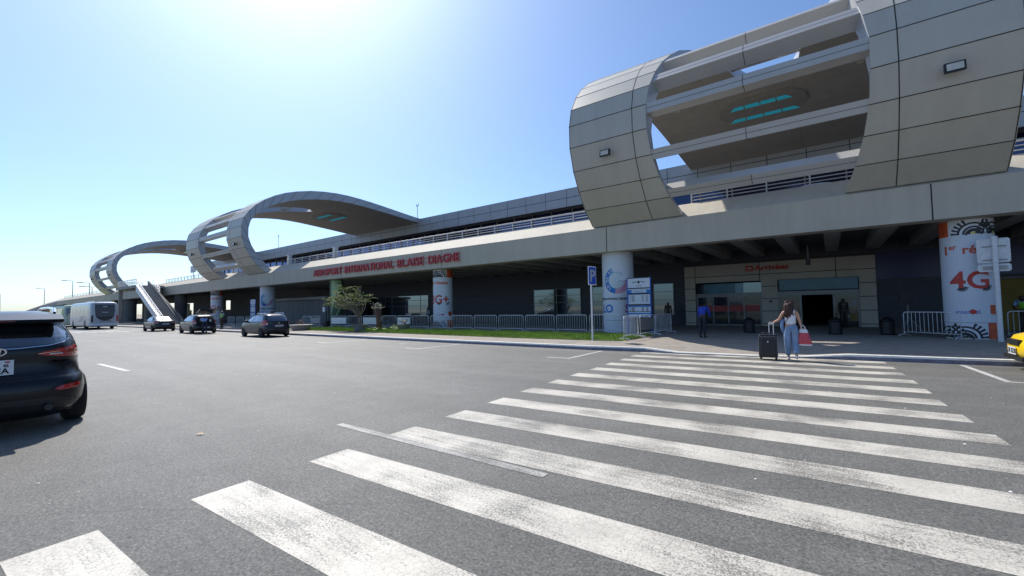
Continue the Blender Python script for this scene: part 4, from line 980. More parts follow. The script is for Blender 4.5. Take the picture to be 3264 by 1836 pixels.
class Car:
    """body built of plan outlines stacked by height: level = (z, x_rear, x_front, half width, exponent)"""
    def __init__(s, levels): s.lv = levels
    def at(s, z):
        L = s.lv; z = min(max(z, L[0][0]), L[-1][0])
        for a_, b_ in zip(L[:-1], L[1:]):
            if a_[0] <= z <= b_[0]:
                f = (z-a_[0])/max(1e-9, b_[0]-a_[0]); return [a_[k]*(1-f)+b_[k]*f for k in range(5)]
    def loop(s, z, n=64):
        _, xr, xf, w_, e = s.at(z); c, h = (xr+xf)/2, (xf-xr)/2; out = []
        for k in range(n):
            a_ = 2*math.pi*(k+.5)/n; cc, ss = math.cos(a_), math.sin(a_)
            out.append((c+h*math.copysign(abs(cc)**(2/e), cc), w_*math.copysign(abs(ss)**(2/e), ss), z))
        return out
    def body(s, name, mts, parent, n=64):
        m = MB(); zs = []
        for a_, b_ in zip(s.lv[:-1], s.lv[1:]):
            k = 2; zs += [a_[0]+(b_[0]-a_[0])*i/k for i in range(k)]
        zs.append(s.lv[-1][0]); loops = [s.loop(z, n) for z in zs]; vs = [v for l in loops for v in l]; fs = []
        for i in range(len(loops)-1):
            for k in range(n): fs.append((i*n+k, i*n+(k+1) % n, (i+1)*n+(k+1) % n, (i+1)*n+k))
        fs.append(tuple(range(n))[::-1]); fs.append(tuple(range(len(vs)-n, len(vs)))); m.add(vs, fs)
        return m.build(name, mts, parent, smooth=True)
    def sx(s, y, z, front):       # x on the surface at (y,z)
        _, xr, xf, w_, e = s.at(z); c, h = (xr+xf)/2, (xf-xr)/2; q = (1-min(1, abs(y)/w_)**e)**(1/e); return c+h*q if front else c-h*q
    def sy(s, x, z):
        _, xr, xf, w_, e = s.at(z); c, h = (xr+xf)/2, (xf-xr)/2; return w_*(1-min(1, abs(x-c)/h)**e)**(1/e)
    def patch(s, mb, pts, kind, off=.006, m=0, thick=.0, step=.06):
        """kind: 'rear','front' with (y,z) points; 'left','right' with (x,z) points"""
        bm = bmesh.new(); bv = [bm.verts.new((a_, 0, b_)) for a_, b_ in pts]; bm.faces.new(bv); bmesh.ops.triangulate(bm, faces=bm.faces[:])
        for ax in (0, 2):
            lo = min(p[0 if ax == 0 else 1] for p in pts); hi = max(p[0 if ax == 0 else 1] for p in pts); x = lo+step
            while x < hi:
                co = [0, 0, 0]; co[ax] = x; no = [0, 0, 0]; no[ax] = 1
                bmesh.ops.bisect_plane(bm, geom=bm.verts[:]+bm.edges[:]+bm.faces[:], plane_co=co, plane_no=no); x += step
        bm.verts.index_update(); out = []
        for v in bm.verts:
            a_, z = v.co.x, v.co.z
            if kind == 'rear': out.append((s.sx(a_, z, False)-off, a_, z+off*.3))
            elif kind == 'front': out.append((s.sx(a_, z, True)+off, a_, z+off*.3))
            elif kind == 'left': out.append((a_, s.sy(a_, z)+off, z+off*.2))
            else: out.append((a_, -s.sy(a_, z)-off, z+off*.2))
        mb.add(out, [tuple(v.index for v in f.verts) for f in bm.faces], m); bm.free()
    def line(s, mb, pts, kind, w_=.008, off=.008, m=0):
        for p, q in zip(pts[:-1], pts[1:]):
            d = Vector((q[0]-p[0], q[1]-p[1])); L = d.length; d /= L; n_ = Vector((-d.y, d.x))*w_
            s.patch(mb, [(p[0]-n_.x, p[1]-n_.y), (q[0]-n_.x, q[1]-n_.y), (q[0]+n_.x, q[1]+n_.y), (p[0]+n_.x, p[1]+n_.y)], kind, off, m, step=.1)
def wheel(parent, x, y, r, w_=.22, rimr=.62):
    s_ = 1 if y > 0 else -1
    m = MB(); m.lathe([(r*.60, -w_/2), (r*.93, -w_/2), (r, -w_*.32), (r, w_*.32), (r*.93, w_/2), (r*.60, w_/2)], 32, axis='Y'); ty = m.build('wheel', MT['tyre'], parent, smooth=False); ty.location = (x, y, r)
    m = MB(); m.lathe([(.0001, -s_*0+s_*w_*.30), (r*.66, s_*w_*.42)], 32, axis='Y', m=1)
    for k in range(5):
        a_ = 2*math.pi*k/5; d = Vector((math.cos(a_), 0, math.sin(a_))); n_ = Vector((-d.z, 0, d.x))
        m.obox(d*r*.34+Vector((0, s_*w_*.44, 0)), d*r*.31, n_*r*.085, (0, w_*.05, 0))
    m.lathe([(r*.60, s_*w_*.40), (r*.67, s_*w_*.52), (r*.63, s_*w_*.40)], 32, axis='Y'); m.lathe([(r*.11, s_*w_*.40), (r*.10, s_*w_*.52)], 12, axis='Y')
    m.build('rim', [MT['rim'], MT['trim']], ty)
def arches(car, parent, xs, r, zmax=None):
    m = MB()
    for x in xs:
        for side, s_ in (('left', 1), ('right', -1)):
            pts = [(x+(r+.055)*math.cos(R(a_)), max(car.lv[0][0], r+(r+.055)*math.sin(R(a_)))) for a_ in range(-25, 206, 11)]
            car.patch(m, pts, side, .004, step=.08)
    m.build('wheel_arches', MT['trim'], parent)
def seams(car, parent, lines, name='panel_gaps', w_=.006):
    m = MB()
    for kind, pts in lines: car.line(m, pts, kind, w_, .004)
    m.build(name, MT['trim'], parent)
def mirror(parent, x, y, z, mt):
    s_ = 1 if y > 0 else -1
    m = MB(); m.lathe([(.02, -.11), (.075, -.07), (.085, .02), (.06, .10), (.01, .12)], 12, axis='Y'); m.v = [(px*.7+x, py+y+s_*.06, pz*.9+z) for px, py, pz in m.v]; m.build('mirror', mt, parent, smooth=True)
def plate(parent, x, y, z, text, back, mt=None, hw=.26, hh=.06, lines=1):
    m = MB(); s_ = -1 if back else 1
    m.box(min(x, x+s_*.008), max(x, x+s_*.008), y-hw, y+hw, z-hh, z+hh); pl_ = m.build('number_plate', mt or MT['plate'], parent)
    m = MB(); vs, fs = text_mesh(text, hh*1.75/lines, .0015, bold=.003, align='CENTER', xs=.95)
    for vx, vy, vz in [(0, 0, 0)]: pass
    m.add([(x+s_*.011, y-(vx if back else -vx), z-hh*.62/lines+vy) for vx, vy, vz in vs], fs); m.build('characters', MT['ink'], pl_)
    return pl_

# --- the black SUV in the left foreground ---
PB = mat('black_car_paint', (.005, .005, .008), .30, coat=.25, spec=.3, var=.05)
suv = thing('parked_car', 'big black SUV cut by the left picture edge, seen from behind', 'car', (-8.95, .50, 0), math.pi)
S = Car([(.20, .22, 4.50, .84, 5), (.30, .08, 4.62, .93, 5), (.42, .02, 4.68, .975, 5.5), (.60, .0, 4.70, .99, 5.5), (.74, .03, 4.68, .965, 5.5), (.80, .10, 4.64, .935, 5.5), (.95, .13, 4.55, .925, 5), (1.08, .13, 4.36, .925, 5), (1.16, .13, 3.9, .905, 5), (1.24, .16, 3.62, .875, 5), (1.34, .24, 3.34, .83, 5), (1.46, .36, 3.05, .775, 5), (1.56, .46, 2.80, .73, 5), (1.60, .42, 2.72, .715, 5), (1.66, .46, 2.55, .68, 5), (1.70, .62, 2.35, .62, 4.5), (1.73, .95, 2.05, .50, 4)])
S.body('body', PB, suv, 72)
m = MB(); S.patch(m, [(-.60, 1.50), (.60, 1.50), (.70, 1.42), (.755, 1.34), (.70, 1.275), (.50, 1.235), (.2, 1.215), (-.2, 1.215), (-.50, 1.235), (-.70, 1.275), (-.755, 1.34), (-.70, 1.42)], 'rear', .006); m.build('rear_window', MT['cglass'], suv)
m = MB()
cur = [(-.765, 1.37), (-.74, 1.31), (-.66, 1.258), (-.50, 1.222), (-.2, 1.20), (.2, 1.20), (.50, 1.222), (.66, 1.258), (.74, 1.31), (.765, 1.37)]
S.line(m, cur, 'rear', .006, .010); S.line(m, [(.765, 1.37), (.72, 1.46), (.66, 1.54)], 'rear', .006, .012); S.line(m, [(-.765, 1.37), (-.72, 1.46), (-.66, 1.54)], 'rear', .006, .012)
m.build('chrome_window_line', MT['chrome'], suv)
m = MB(); m.prism([(.28, 1.555), (.22, 1.60), (.50, 1.675), (.70, 1.68), (.6, 1.60)], -.66, .66, axis='Y'); m.build('spoiler', PB, suv)
m = MB(); m.box(.245, .26, -.18, .18, 1.575, 1.59); m.build('brake_light', MT['lampred'], suv)
m = MB(); m.tube([(.26, .02, 1.235), (.21, .0, 1.262), (.25, -.5, 1.285)], [.014, .012, .006], 6); m.build('rear_wiper', MT['trim'], suv)
for s_ in (-1, 1):
    m = MB(); S.patch(m, [(s_*.38, 1.105), (s_*.46, 1.135), (s_*.60, 1.165), (s_*.76, 1.195), (s_*.88, 1.225), (s_*.915, 1.20), (s_*.915, 1.04), (s_*.80, 1.035), (s_*.62, 1.055), (s_*.48, 1.075)], 'rear', .014, step=.03)
    tl = m.build('tail_light', MT['lampred'], suv)
    m = MB(); S.patch(m, [(s_*.50, 1.085), (s_*.65, 1.085), (s_*.65, 1.105), (s_*.52, 1.105)], 'rear', .018, step=.03); S.line(m, [(s_*.40, 1.108), (s_*.60, 1.125), (s_*.80, 1.14), (s_*.90, 1.15)], 'rear', .003, .018, 1)
    m.build('light_detail', [MT['lampclear'], MT['chrome']], tl)
    m = MB(); S.patch(m, [(s_*.55, .60), (s_*.62, .64), (s_*.82, .66), (s_*.86, .63), (s_*.80, .585), (s_*.62, .575)], 'rear', .010, step=.03); m.build('rear_reflector', MT['lampred'], suv)
m = MB(); S.patch(m, [(-.82, .28), (.82, .28), (.86, .42), (.55, .50), (-.55, .50), (-.86, .42)], 'rear', .010); m.build('bumper_trim', MT['trim'], suv)
m = MB(); S.line(m, [(-.5, .44), (.5, .44)], 'rear', .012, .014); m.tube([(-.02, -.50, .36), (.06, -.50, .36)], .045, 12); m.tube([(-.02, .50, .36), (.06, .50, .36)], .045, 12); m.build('skid_strip', MT['trim'], suv)
seams(S, suv, [('rear', [(-.86, .98), (-.6, .80), (.6, .80), (.86, .98)]), ('rear', [(-.72, 1.30), (-.86, 1.22)]), ('rear', [(.72, 1.30), (.86, 1.22)]), ('rear', [(-.37, 1.10), (.37, 1.10)])])
pl_ = plate(suv, .10, 0.0, .955, 'AA 1234 A', True, hw=.001, hh=.001)
bpy.data.objects.remove(pl_.children[0]); bpy.data.objects.remove(pl_)
m = MB(); m.box(.085, .10, -.17, .20, .855, 1.055); pl_ = m.build('number_plate', MT['plate'], suv)
m = MB()
for tx, yy, zz, sz in (('EA', -.005, .875, .105), ('42', -.075, .965, .05)):
    vs, fs = text_mesh(tx, sz, .001, bold=.002); m.add([(.082, yy-vx, zz+vy) for vx, vy, vz in vs], fs)
m.build('characters', MT['ink'], pl_)
m = MB(); m.box(.080, .084, -.135, -.09, 1.02, 1.04); m.build('registration_mark', MT['redsign'], pl_)
m = MB(); vs, fs = ring(0, 0, .045, .056, 0, 2*math.pi, 32); m.add([(.108, -.02-vx*1.55, 1.165+vy) for vx, vy, vz in vs], fs)
for s_ in (-1, 1): m.obox((.106, -.02+s_*.025, 1.165), (.002, 0, 0), (0, .006, 0), (0, s_*.006, .036))
m.obox((.106, -.02, 1.165), (.002, 0, 0), (0, .026, .004), (0, 0, .006)); m.build('emblem', MT['chrome'], suv)
m = MB(); vs, fs = text_mesh('SPORT', .034, .001, bold=.002, xs=1.5, spacing=1.05); m.add([(.112, -.545-vx, .985+vy) for vx, vy, vz in vs], fs); m.build('badge', MT['chrome'], suv)
for s_ in (-1, 1):
    m = MB(); m.tube([(.62, s_*.60, 1.695), (.78, s_*.615, 1.755), (1.4, s_*.62, 1.78), (2.1, s_*.61, 1.775), (2.35, s_*.60, 1.715)], .02, 8); m.build('roof_rail', MT['chrome'], suv)
    m = MB(); sd = 'left' if s_ > 0 else 'right'; S.patch(m, [(.75, 1.30), (.95, 1.50), (2.5, 1.52), (3.2, 1.24), (1.2, 1.22)], sd, .006); m.build('side_window', MT['cglass'], suv)
m = MB(); S.patch(m, [(-.70, 1.22), (.70, 1.22), (.62, 1.54), (-.62, 1.54)], 'front', .006); m.build('windscreen', MT['cglass'], suv)
arches(S, suv, (.92, 3.62), .365)
for x in (.92, 3.62):
    for y in (-.865, .865): wheel(suv, x, y, .365, .235)
m = MB(); m.box(.35, 4.3, -.78, .78, .24, .45); m.build('underbody', MT['trim'], suv)
for s_ in (-1, 1): mirror(suv, 3.1, s_*.90, 1.2, PB)

# --- dark estate cars parked along the kerb ---
def estate(label, loc, rz, paint, text, boot_open=False, rails=True):
    c = thing('parked_car', label, 'car', loc, rz, 'dark cars parked along the kerb')
    K = Car([(.20, .20, 4.30, .78, 5), (.30, .06, 4.42, .83, 5), (.45, .0, 4.48, .86, 5.5), (.62, .02, 4.48, .87, 5.5), (.80, .08, 4.40, .87, 5), (.92, .10, 4.20, .86, 5), (.98, .10, 3.5, .845, 5), (1.06, .14, 3.34, .81, 5), (1.20, .24, 3.02, .75, 5), (1.34, .36, 2.68, .69, 5), (1.43, .46, 2.40, .64, 5), (1.48, .62, 2.15, .58, 4.5), (1.52, .95, 1.8, .45, 4)])
    K.body('body', paint, c, 56)
    for s_ in (1, -1):
        sd = 'left' if s_ > 0 else 'right'
        for wn in ([(.62, 1.03), (.78, 1.34), (1.15, 1.37), (1.15, 1.03)], [(1.21, 1.03), (1.21, 1.37), (1.95, 1.39), (2.05, 1.03)], [(2.11, 1.03), (2.02, 1.39), (2.42, 1.36), (3.02, 1.05)]):
            m = MB(); K.patch(m, wn, sd, .006, step=.12); m.build('side_window', MT['cglass'], c)
        m = MB(); K.patch(m, [(s_*.62, .99), (s_*.70, 1.10), (s_*.77, 1.10), (s_*.83, 1.0), (s_*.85, .78), (s_*.66, .76)], 'rear', .012, step=.04); tl = m.build('tail_light', MT['lampred'], c)
        m = MB(); K.patch(m, [(s_*.64, .90), (s_*.72, .90), (s_*.72, .81), (s_*.65, .81)], 'rear', .016, step=.04); m.build('reversing_light', MT['lampclear'], tl)
        m = MB(); K.patch(m, [(s_*.50, .70), (s_*.56, .82), (s_*.80, .86), (s_*.82, .74)], 'front', .012, step=.05); m.build('headlight', MT['lampclear'], c)
        m = MB(); K.patch(m, [(1.22, .80), (1.42, .80), (1.42, .83), (1.22, .83)], sd, .02); K.patch(m, [(2.10, .80), (2.30, .80), (2.30, .83), (2.10, .83)], sd, .02); m.build('door_handles', MT['trim'], c)
        mirror(c, 2.95, s_*.84, 1.03, paint)
        if rails:
            m = MB(); m.tube([(.62, s_*.52, 1.475), (.72, s_*.55, 1.56), (2.0, s_*.55, 1.56), (2.15, s_*.52, 1.49)], .02, 6); m.build('roof_rail', MT['chrome'], c)
    m = MB(); K.patch(m, [(-.68, 1.02), (.68, 1.02), (.58, 1.40), (-.58, 1.40)], 'front', .006); m.build('windscreen', MT['cglass'], c)
    m = MB(); K.patch(m, [(-.80, .30), (.80, .30), (.82, .44), (-.82, .44)], 'rear', .008); K.patch(m, [(-.80, .30), (.80, .30), (.82, .44), (-.82, .44)], 'front', .008); m.build('bumper_trim', MT['trim'], c)
    lines = [('left', [(2.06, .35), (2.08, 1.02)]), ('left', [(1.18, .60), (1.17, 1.02)]), ('left', [(3.02, .45), (3.0, .98)]), ('left', [(.1, .93), (3.4, .95)])]
    if boot_open:
        m = MB(); K.patch(m, [(-.64, .62), (.64, .62), (.64, 1.05), (.52, 1.40), (-.52, 1.40), (-.64, 1.05)], 'rear', .010); bo = m.build('boot_opening_shade', MT['dark'], c)  # near-black sheet over the closed tail paints the shade inside
        m = MB(); m.box(.03, .09, .10, .42, .98, 1.12); m.box(.03, .09, -.35, -.22, .95, 1.12); m.build('luggage_glimpse', MT['paper'], bo)
        m = MB(); m.obox((-.12, 0, 1.78), Vector((-.50, 0, .16)), (0, .62, 0), Vector((.012, 0, .035))); lid = m.build('tailgate', paint, c)
        m = MB(); m.obox((-.02, 0, 1.735), Vector((-.28, 0, .09)), (0, .48, 0), Vector((.003, 0, .008))); m.build('tailgate_glass', MT['cglass'], lid)
        for s_ in (-1, 1):
            m = MB(); m.tube([(.35, s_*.58, 1.35), (-.2, s_*.58, 1.74)], .015, 6); m.build('gas_strut', MT['steelgrey'], lid)
    else:
        m = MB(); K.patch(m, [(-.64, 1.04), (.64, 1.04), (.54, 1.39), (-.54, 1.39)], 'rear', .006); m.build('rear_window', MT['cglass'], c)
        lines += [('rear', [(-.63, 1.0), (-.62, .52), (.62, .52), (.63, 1.0)])]
        m = MB(); m.obox((.085, 0, .93), (.006, 0, 0), (0, .05, 0), (0, 0, .045)); m.build('emblem', MT['chrome'], c)
    seams(K, c, lines)
    plate(c, .03 if not boot_open else .0, 0, .74 if not boot_open else .48, text, True, hw=.25, hh=.055)
    arches(K, c, (.80, 3.58), .31)
    for x in (.80, 3.58):
        for y in (-.76, .76): wheel(c, x, y, .315, .20)
    m = MB(); m.box(.3, 4.1, -.72, .72, .2, .4); m.build('underbody', MT['trim'], c)
    return c
estate('dark grey estate car with roof rails, nearest of the row parked along the kerb', (-28.9, 13.45, 0), math.pi-.03, carpaint('dark_grey_paint', (.010, .011, .016)), 'DL 2907 BC')
estate('dark estate car with its boot open behind the person in light blue', (-40.6, 13.15, 0), math.pi-.04, carpaint('bluish_dark_paint', (.008, .012, .017)), 'DK 4416 AA', True, False)
def saloon(label, loc, rz, paint, text, group=None, yellow=False):
    c = thing('parked_car', label, 'car', loc, rz, group)
    K = Car([(.20, .18, 4.32, .78, 5), (.30, .05, 4.42, .84, 5), (.45, .0, 4.48, .87, 5.5), (.62, .02, 4.46, .88, 5.5), (.80, .06, 4.36, .88, 5), (.90, .09, 4.05, .865, 5), (.98, .16, 3.42, .83, 5), (1.01, .50, 3.30, .81, 6), (1.15, .80, 3.0, .74, 6), (1.33, 1.18, 2.62, .66, 6), (1.38, 1.36, 2.40, .61, 4.5), (1.42, 1.6, 2.1, .48, 4)])
    K.body('body', paint, c, 56)
    for s_ in (1, -1):
        sd = 'left' if s_ > 0 else 'right'
        for wn in ([(.98, 1.02), (1.32, 1.28), (1.75, 1.32), (1.80, 1.02)], [(1.86, 1.02), (1.81, 1.32), (2.35, 1.30), (2.95, 1.04)]):
            m = MB(); K.patch(m, wn, sd, .006, step=.12); m.build('side_window', MT['cglass'], c)
        m = MB(); K.patch(m, [(s_*.50, .90), (s_*.84, .92), (s_*.86, .74), (s_*.52, .74)], 'rear', .012, step=.04); tl = m.build('tail_light', MT['lampred'], c)
        m = MB(); K.patch(m, [(s_*.54, .84), (s_*.66, .84), (s_*.66, .78), (s_*.55, .78)], 'rear', .016, step=.04); m.build('reversing_light', MT['lampclear'], tl)
        m = MB(); K.patch(m, [(s_*.50, .66), (s_*.54, .78), (s_*.80, .82), (s_*.82, .70)], 'front', .012, step=.05); m.build('headlight', MT['lampclear'], c)
        mirror(c, 2.9, s_*.85, 1.0, paint)
    m = MB(); K.patch(m, [(-.68, 1.02), (.68, 1.02), (.56, 1.34), (-.56, 1.34)], 'front', .006); m.build('windscreen', MT['cglass'], c)
    m = MB(); K.patch(m, [(-.66, 1.03), (.66, 1.03), (.56, 1.32), (-.56, 1.32)], 'rear', .006); m.build('rear_window', MT['glare'], c)
    m = MB(); K.patch(m, [(-.80, .24), (.80, .24), (.82, .36), (-.82, .36)], 'rear', .008); m.build('bumper_trim', MT['trim'], c)
    seams(K, c, [('left', [(1.83, .35), (1.85, 1.0)]), ('left', [(.95, .60), (1.0, 1.0)]), ('left', [(2.98, .45), (2.95, .98)]), ('left', [(.1, .90), (3.3, .92)]), ('rear', [(-.75, .96), (-.48, .93), (-.46, .60), (.46, .60), (.48, .93), (.75, .96)])])
    plate(c, -.005 if not yellow else .0, 0, .70 if not yellow else .62, text, True, hw=.25, hh=.055 if not yellow else .09)
    arches(K, c, (.86, 3.50), .31)
    for x in (.86, 3.50):
        for y in (-.77, .77): wheel(c, x, y, .315, .20)
    m = MB(); m.box(.3, 4.1, -.72, .72, .2, .4); m.build('underbody', MT['trim'], c)
    return c
saloon('dark saloon with the sun glaring off its rear window, parked before the stairs', (-50.2, 13.0, 0), math.pi-.02, carpaint('dark_brown_paint', (.010, .009, .011)), 'TH 5521 D', 'dark cars parked along the kerb')
taxi = saloon('yellow taxi cut by the right picture edge', (7.80, 14.75, 0), math.pi, carpaint('yellow_taxi_paint', (.80, .52, .01), .3), 'DK 8230', None, True)

plate(taxi, 4.49, 0, .47, 'DK 8230', False, hw=.25, hh=.085)
m = MB(); m.box(4.40, 4.487, -.36, .36, .60, .72); m.build('grille', MT['trim'], taxi)
m = MB(); m.box(4.2, 4.489, -.62, .62, .26, .36); m.build('lower_intake', MT['black'], taxi)
# --- buses ---
def bus(label, loc, rz, L, H, W_, white, name='bus'):
    c = thing(name, label, 'bus', loc, rz); w_ = W_/2
    K = Car([(.32, .12, L-.1, w_-.04, 14), (.45, .03, L-.02, w_, 16), (.9, .0, L, w_, 16), (1.5, .0, L, w_, 16), (2.6, .10, L-.06, w_-.02, 14), (H-.18, .16, L-.12, w_-.06, 10), (H-.06, .24, L-.2, w_-.14, 8), (H, .45, L-.4, w_-.32, 7)])
    K.body('body', white, c, 72)
    m = MB(); m.box(1.0, L*.45, -.75, .75, H-.04, H+.14); m.build('roof_unit', white, c)
    if name == 'coach':
        m = MB(); pts = [(.80*math.cos(a_)*1.0, 1.62+.62*math.sin(a_)) for a_ in [math.pi+math.pi*i/16 for i in range(17)]]+[(.86, 2.30), (.84, H-.28), (-.84, H-.28), (-.86, 2.30)]
        K.patch(m, pts, 'rear', .012, step=.15); m.build('rear_window', mat('coach_rear_glass', (.05, .052, .06), .15, var=.2), c)
        m = MB(); m.lathe([(.16, 0), (.16, .01)], 20, axis='Y'); m.v = [(.085-py, px*1.3, 2.32+pz) for px, py, pz in m.v]
        for zz, hw in ((2.62, .2), (1.95, .26)): m.box(.0, .05, -hw, hw, zz-.03, zz+.03)
        m.build('rear_lettering', MT['paper'], c)
        m = MB(); m.box(-.02, .0, -.55, .45, .92, .98); m.build('grille', MT['black'], c)
        for s_ in (-1, 1):
            m = MB(); K.patch(m, [(s_*.98, 1.62), (s_*1.14, 1.60), (s_*1.16, .80), (s_*1.0, .85)], 'rear', .015, step=.1); m.build('tail_light', MT['trim'] if s_ > 0 else MT['lampred'], c)
        cg = mat('curtained_glass', (.30, .33, .37), .12, var=.15, scale=1.5)
        for sd in ('left', 'right'):
            for k in range(5):
                m = MB(); K.patch(m, [(1.1+2.1*k, 1.72), (3.05+2.1*k, 1.72), (3.05+2.1*k, H-.42), (1.1+2.1*k, H-.42)], sd, .008, step=.5); m.build('side_window', cg, c)
        m = MB()
        for k in range(30):
            x, z = random.uniform(1.5, 6), random.uniform(.8, 1.5); K.patch(m, [(x, z), (x+random.uniform(.1, .4), z+.05), (x+random.uniform(.0, .3), z+random.uniform(.08, .2))], 'left', .012, step=.5)
        m.build('side_graphic', MT['steelgrey'], c)
        m = MB(); m.box(-.1, .12, -w_+.03, w_-.03, .42, .66); m.build('bumper', MT['white'], c)
    else:
        for sd in ('left', 'right'):
            m = MB(); K.patch(m, [(.5, 1.55), (L-1, 1.55), (L-1, H-.5), (.5, H-.5)], sd, .008, step=.5); m.build('window_band', MT['cglass'], c)
        m = MB()
        for k in range(9): K.patch(m, [(.9+1.4*k, 1.5), (1.02+1.4*k, 1.5), (1.02+1.4*k, H-.4), (.9+1.4*k, H-.4)], 'left', .014, step=.5)
        K.patch(m, [(.3, .5), (1.6, .5), (1.6, H-.1), (.3, H-.1)], 'left', .012, step=.5)
        m.build('green_stripes', mat('bus_green', (.05, .26, .05), .4, var=.1), c)
        m = MB(); K.patch(m, [(-1.0, 1.6), (1.0, 1.6), (1.0, H-.45), (-1.0, H-.45)], 'rear', .01, step=.3); m.build('rear_window', MT['cglass'], c)
        for q in range(3):
            m = MB(); K.patch(m, [(-1.1, .6+.25*q), (-.9, .6+.25*q), (-.9, .75+.25*q), (-1.1, .75+.25*q)], 'rear', .015, step=.3); m.build('tail_light', MT['lampred'], c)
        m = MB(); m.box(1.5, L-1.5, -1.15, 1.15, H, H+.12); m.build('roof_edge', mat('bus_dark_green', (.02, .10, .03), .5), c)
    arches(K, c, (2.6, L-2.4), .48)
    for x in (2.6, L-2.4):
        for y in (-w_+.14, w_-.14): wheel(c, x, y, .48, .28)
    m = MB(); m.box(.5, L-.5, -w_+.1, w_-.1, .28, .6); m.build('underbody', MT['trim'], c)
    return c
bus('white coach with a round dark rear window, parked left of the stairs', (-67.2, 11.75, 0), math.pi+.01, 11.6, 3.15, 2.5, mat('coach_white', (.42, .44, .47), .35, var=.06, coat=.5), 'coach')
bus('green and white city bus partly hidden by the white coach', (-85, 11.9, 0), math.pi, 13, 3.1, 2.5, mat('bus_pale_green', (.45, .52, .42), .4, var=.06), 'city_bus')
# white van up on the elevated road, seen through the guardrail
saloon('white car parked on the elevated road, glimpsed behind the guardrail', (-2.2, 26.3, 6.1), 0, carpaint('white_van_paint', (.5, .52, .54)), 'DK 1180')

# ---------------------------------------------------------------- people
MT['skin_light'] = mat('skin_light', (.50, .28, .19), .5, var=.08)
MT['skin_dark'] = mat('skin_dark', (.06, .030, .020), .45, var=.1)
MT['hair'] = mat('brown_hair', (.045, .018, .012), .62, var=.35, scale=25)
MT['hairb'] = mat('black_hair', (.008, .007, .007), .6, var=.2)
MT['jeans'] = mat('pale_jeans', (.20, .29, .44), .85, var=.18, scale=9, bump=.3, bscale=30)
MT['denim'] = mat('denim', (.16, .26, .42), .85, var=.2, scale=9)
MT['cloth_white'] = mat('white_cloth', (.70, .70, .74), .8, var=.05)
def skin_mesh(verts, edges, radii, root=0, sub=2):
    me = bpy.data.meshes.new('sk'); me.from_pydata([tuple(v) for v in verts], edges, []); o = bpy.data.objects.new('sk', me); COL.objects.link(o)
    md = o.modifiers.new('skin', 'SKIN'); md.use_smooth_shade = True
    for i, sv in enumerate(me.skin_vertices[0].data):
        r = radii[i]; sv.radius = (r, r) if not isinstance(r, tuple) else r; sv.use_root = (i == root)
    ss = o.modifiers.new('sub', 'SUBSURF'); ss.levels = sub; ss.render_levels = sub
    dg = bpy.context.evaluated_depsgraph_get(); dg.update()
    m2 = bpy.data.meshes.new_from_object(o.evaluated_get(dg)); vs = [tuple(v.co) for v in m2.vertices]; fs = [tuple(p.vertices) for p in m2.polygons]
    bpy.data.objects.remove(o); bpy.data.meshes.remove(me); bpy.data.meshes.remove(m2); return vs, fs
def hand(mb, w, d, curl, s=1):
    """palm with four fingers and a thumb at wrist w, pointing along d, fingers bending towards curl"""
    w, d, c = Vector(w), Vector(d).normalized(), Vector(curl).normalized(); c = (c-d*c.dot(d)).normalized(); side = d.cross(c)*s
    v = [w, w+d*.045, w+d*.085]; mb.add(*skin_mesh(v, [(0, 1), (1, 2)], [(.022, .022), (.030, .018), (.036, .014)], 0, 1))
    for k, L in enumerate((.062, .072, .068, .052)):
        b = w+d*.085+side*(.027-.018*k); a_ = R(38+6*k); p1 = b+d*L*.42; p2 = p1+(d*math.cos(a_)+c*math.sin(a_))*L*.36; p3 = p2+(d*math.cos(a_*2)+c*math.sin(a_*2))*L*.3
        mb.add(*skin_mesh([b-d*.012, p1, p2, p3], [(0, 1), (1, 2), (2, 3)], [.0095, .0085, .008, .0065], 0, 1))
    b = w+d*.03+side*.026; mb.add(*skin_mesh([b, b+side*.025+d*.02+c*.006, b+side*.035+d*.045+c*.016], [(0, 1), (1, 2)], [.012, .010, .0075], 0, 1))
POSE = dict(pel=(0, 0, .96), sp=(0, 0, 1.14), ch=(0, .0, 1.34), nk=(0, -.01, 1.47), hd=(0, .02, 1.56), ht=(0, .01, 1.64),
            sl=(-.165, -.01, 1.40), el=(-.21, -.03, 1.13), wl=(-.22, .05, .90), sr=(.165, -.01, 1.40), er=(.21, -.03, 1.13), wr=(.22, .05, .90),
            hl=(-.085, 0, .92), kl=(-.095, .02, .50), al=(-.10, -.02, .09), tl=(-.11, .12, .035), hr=(.085, 0, .92), kr=(.095, .02, .50), ar=(.10, -.02, .09), tr=(.11, .12, .035))
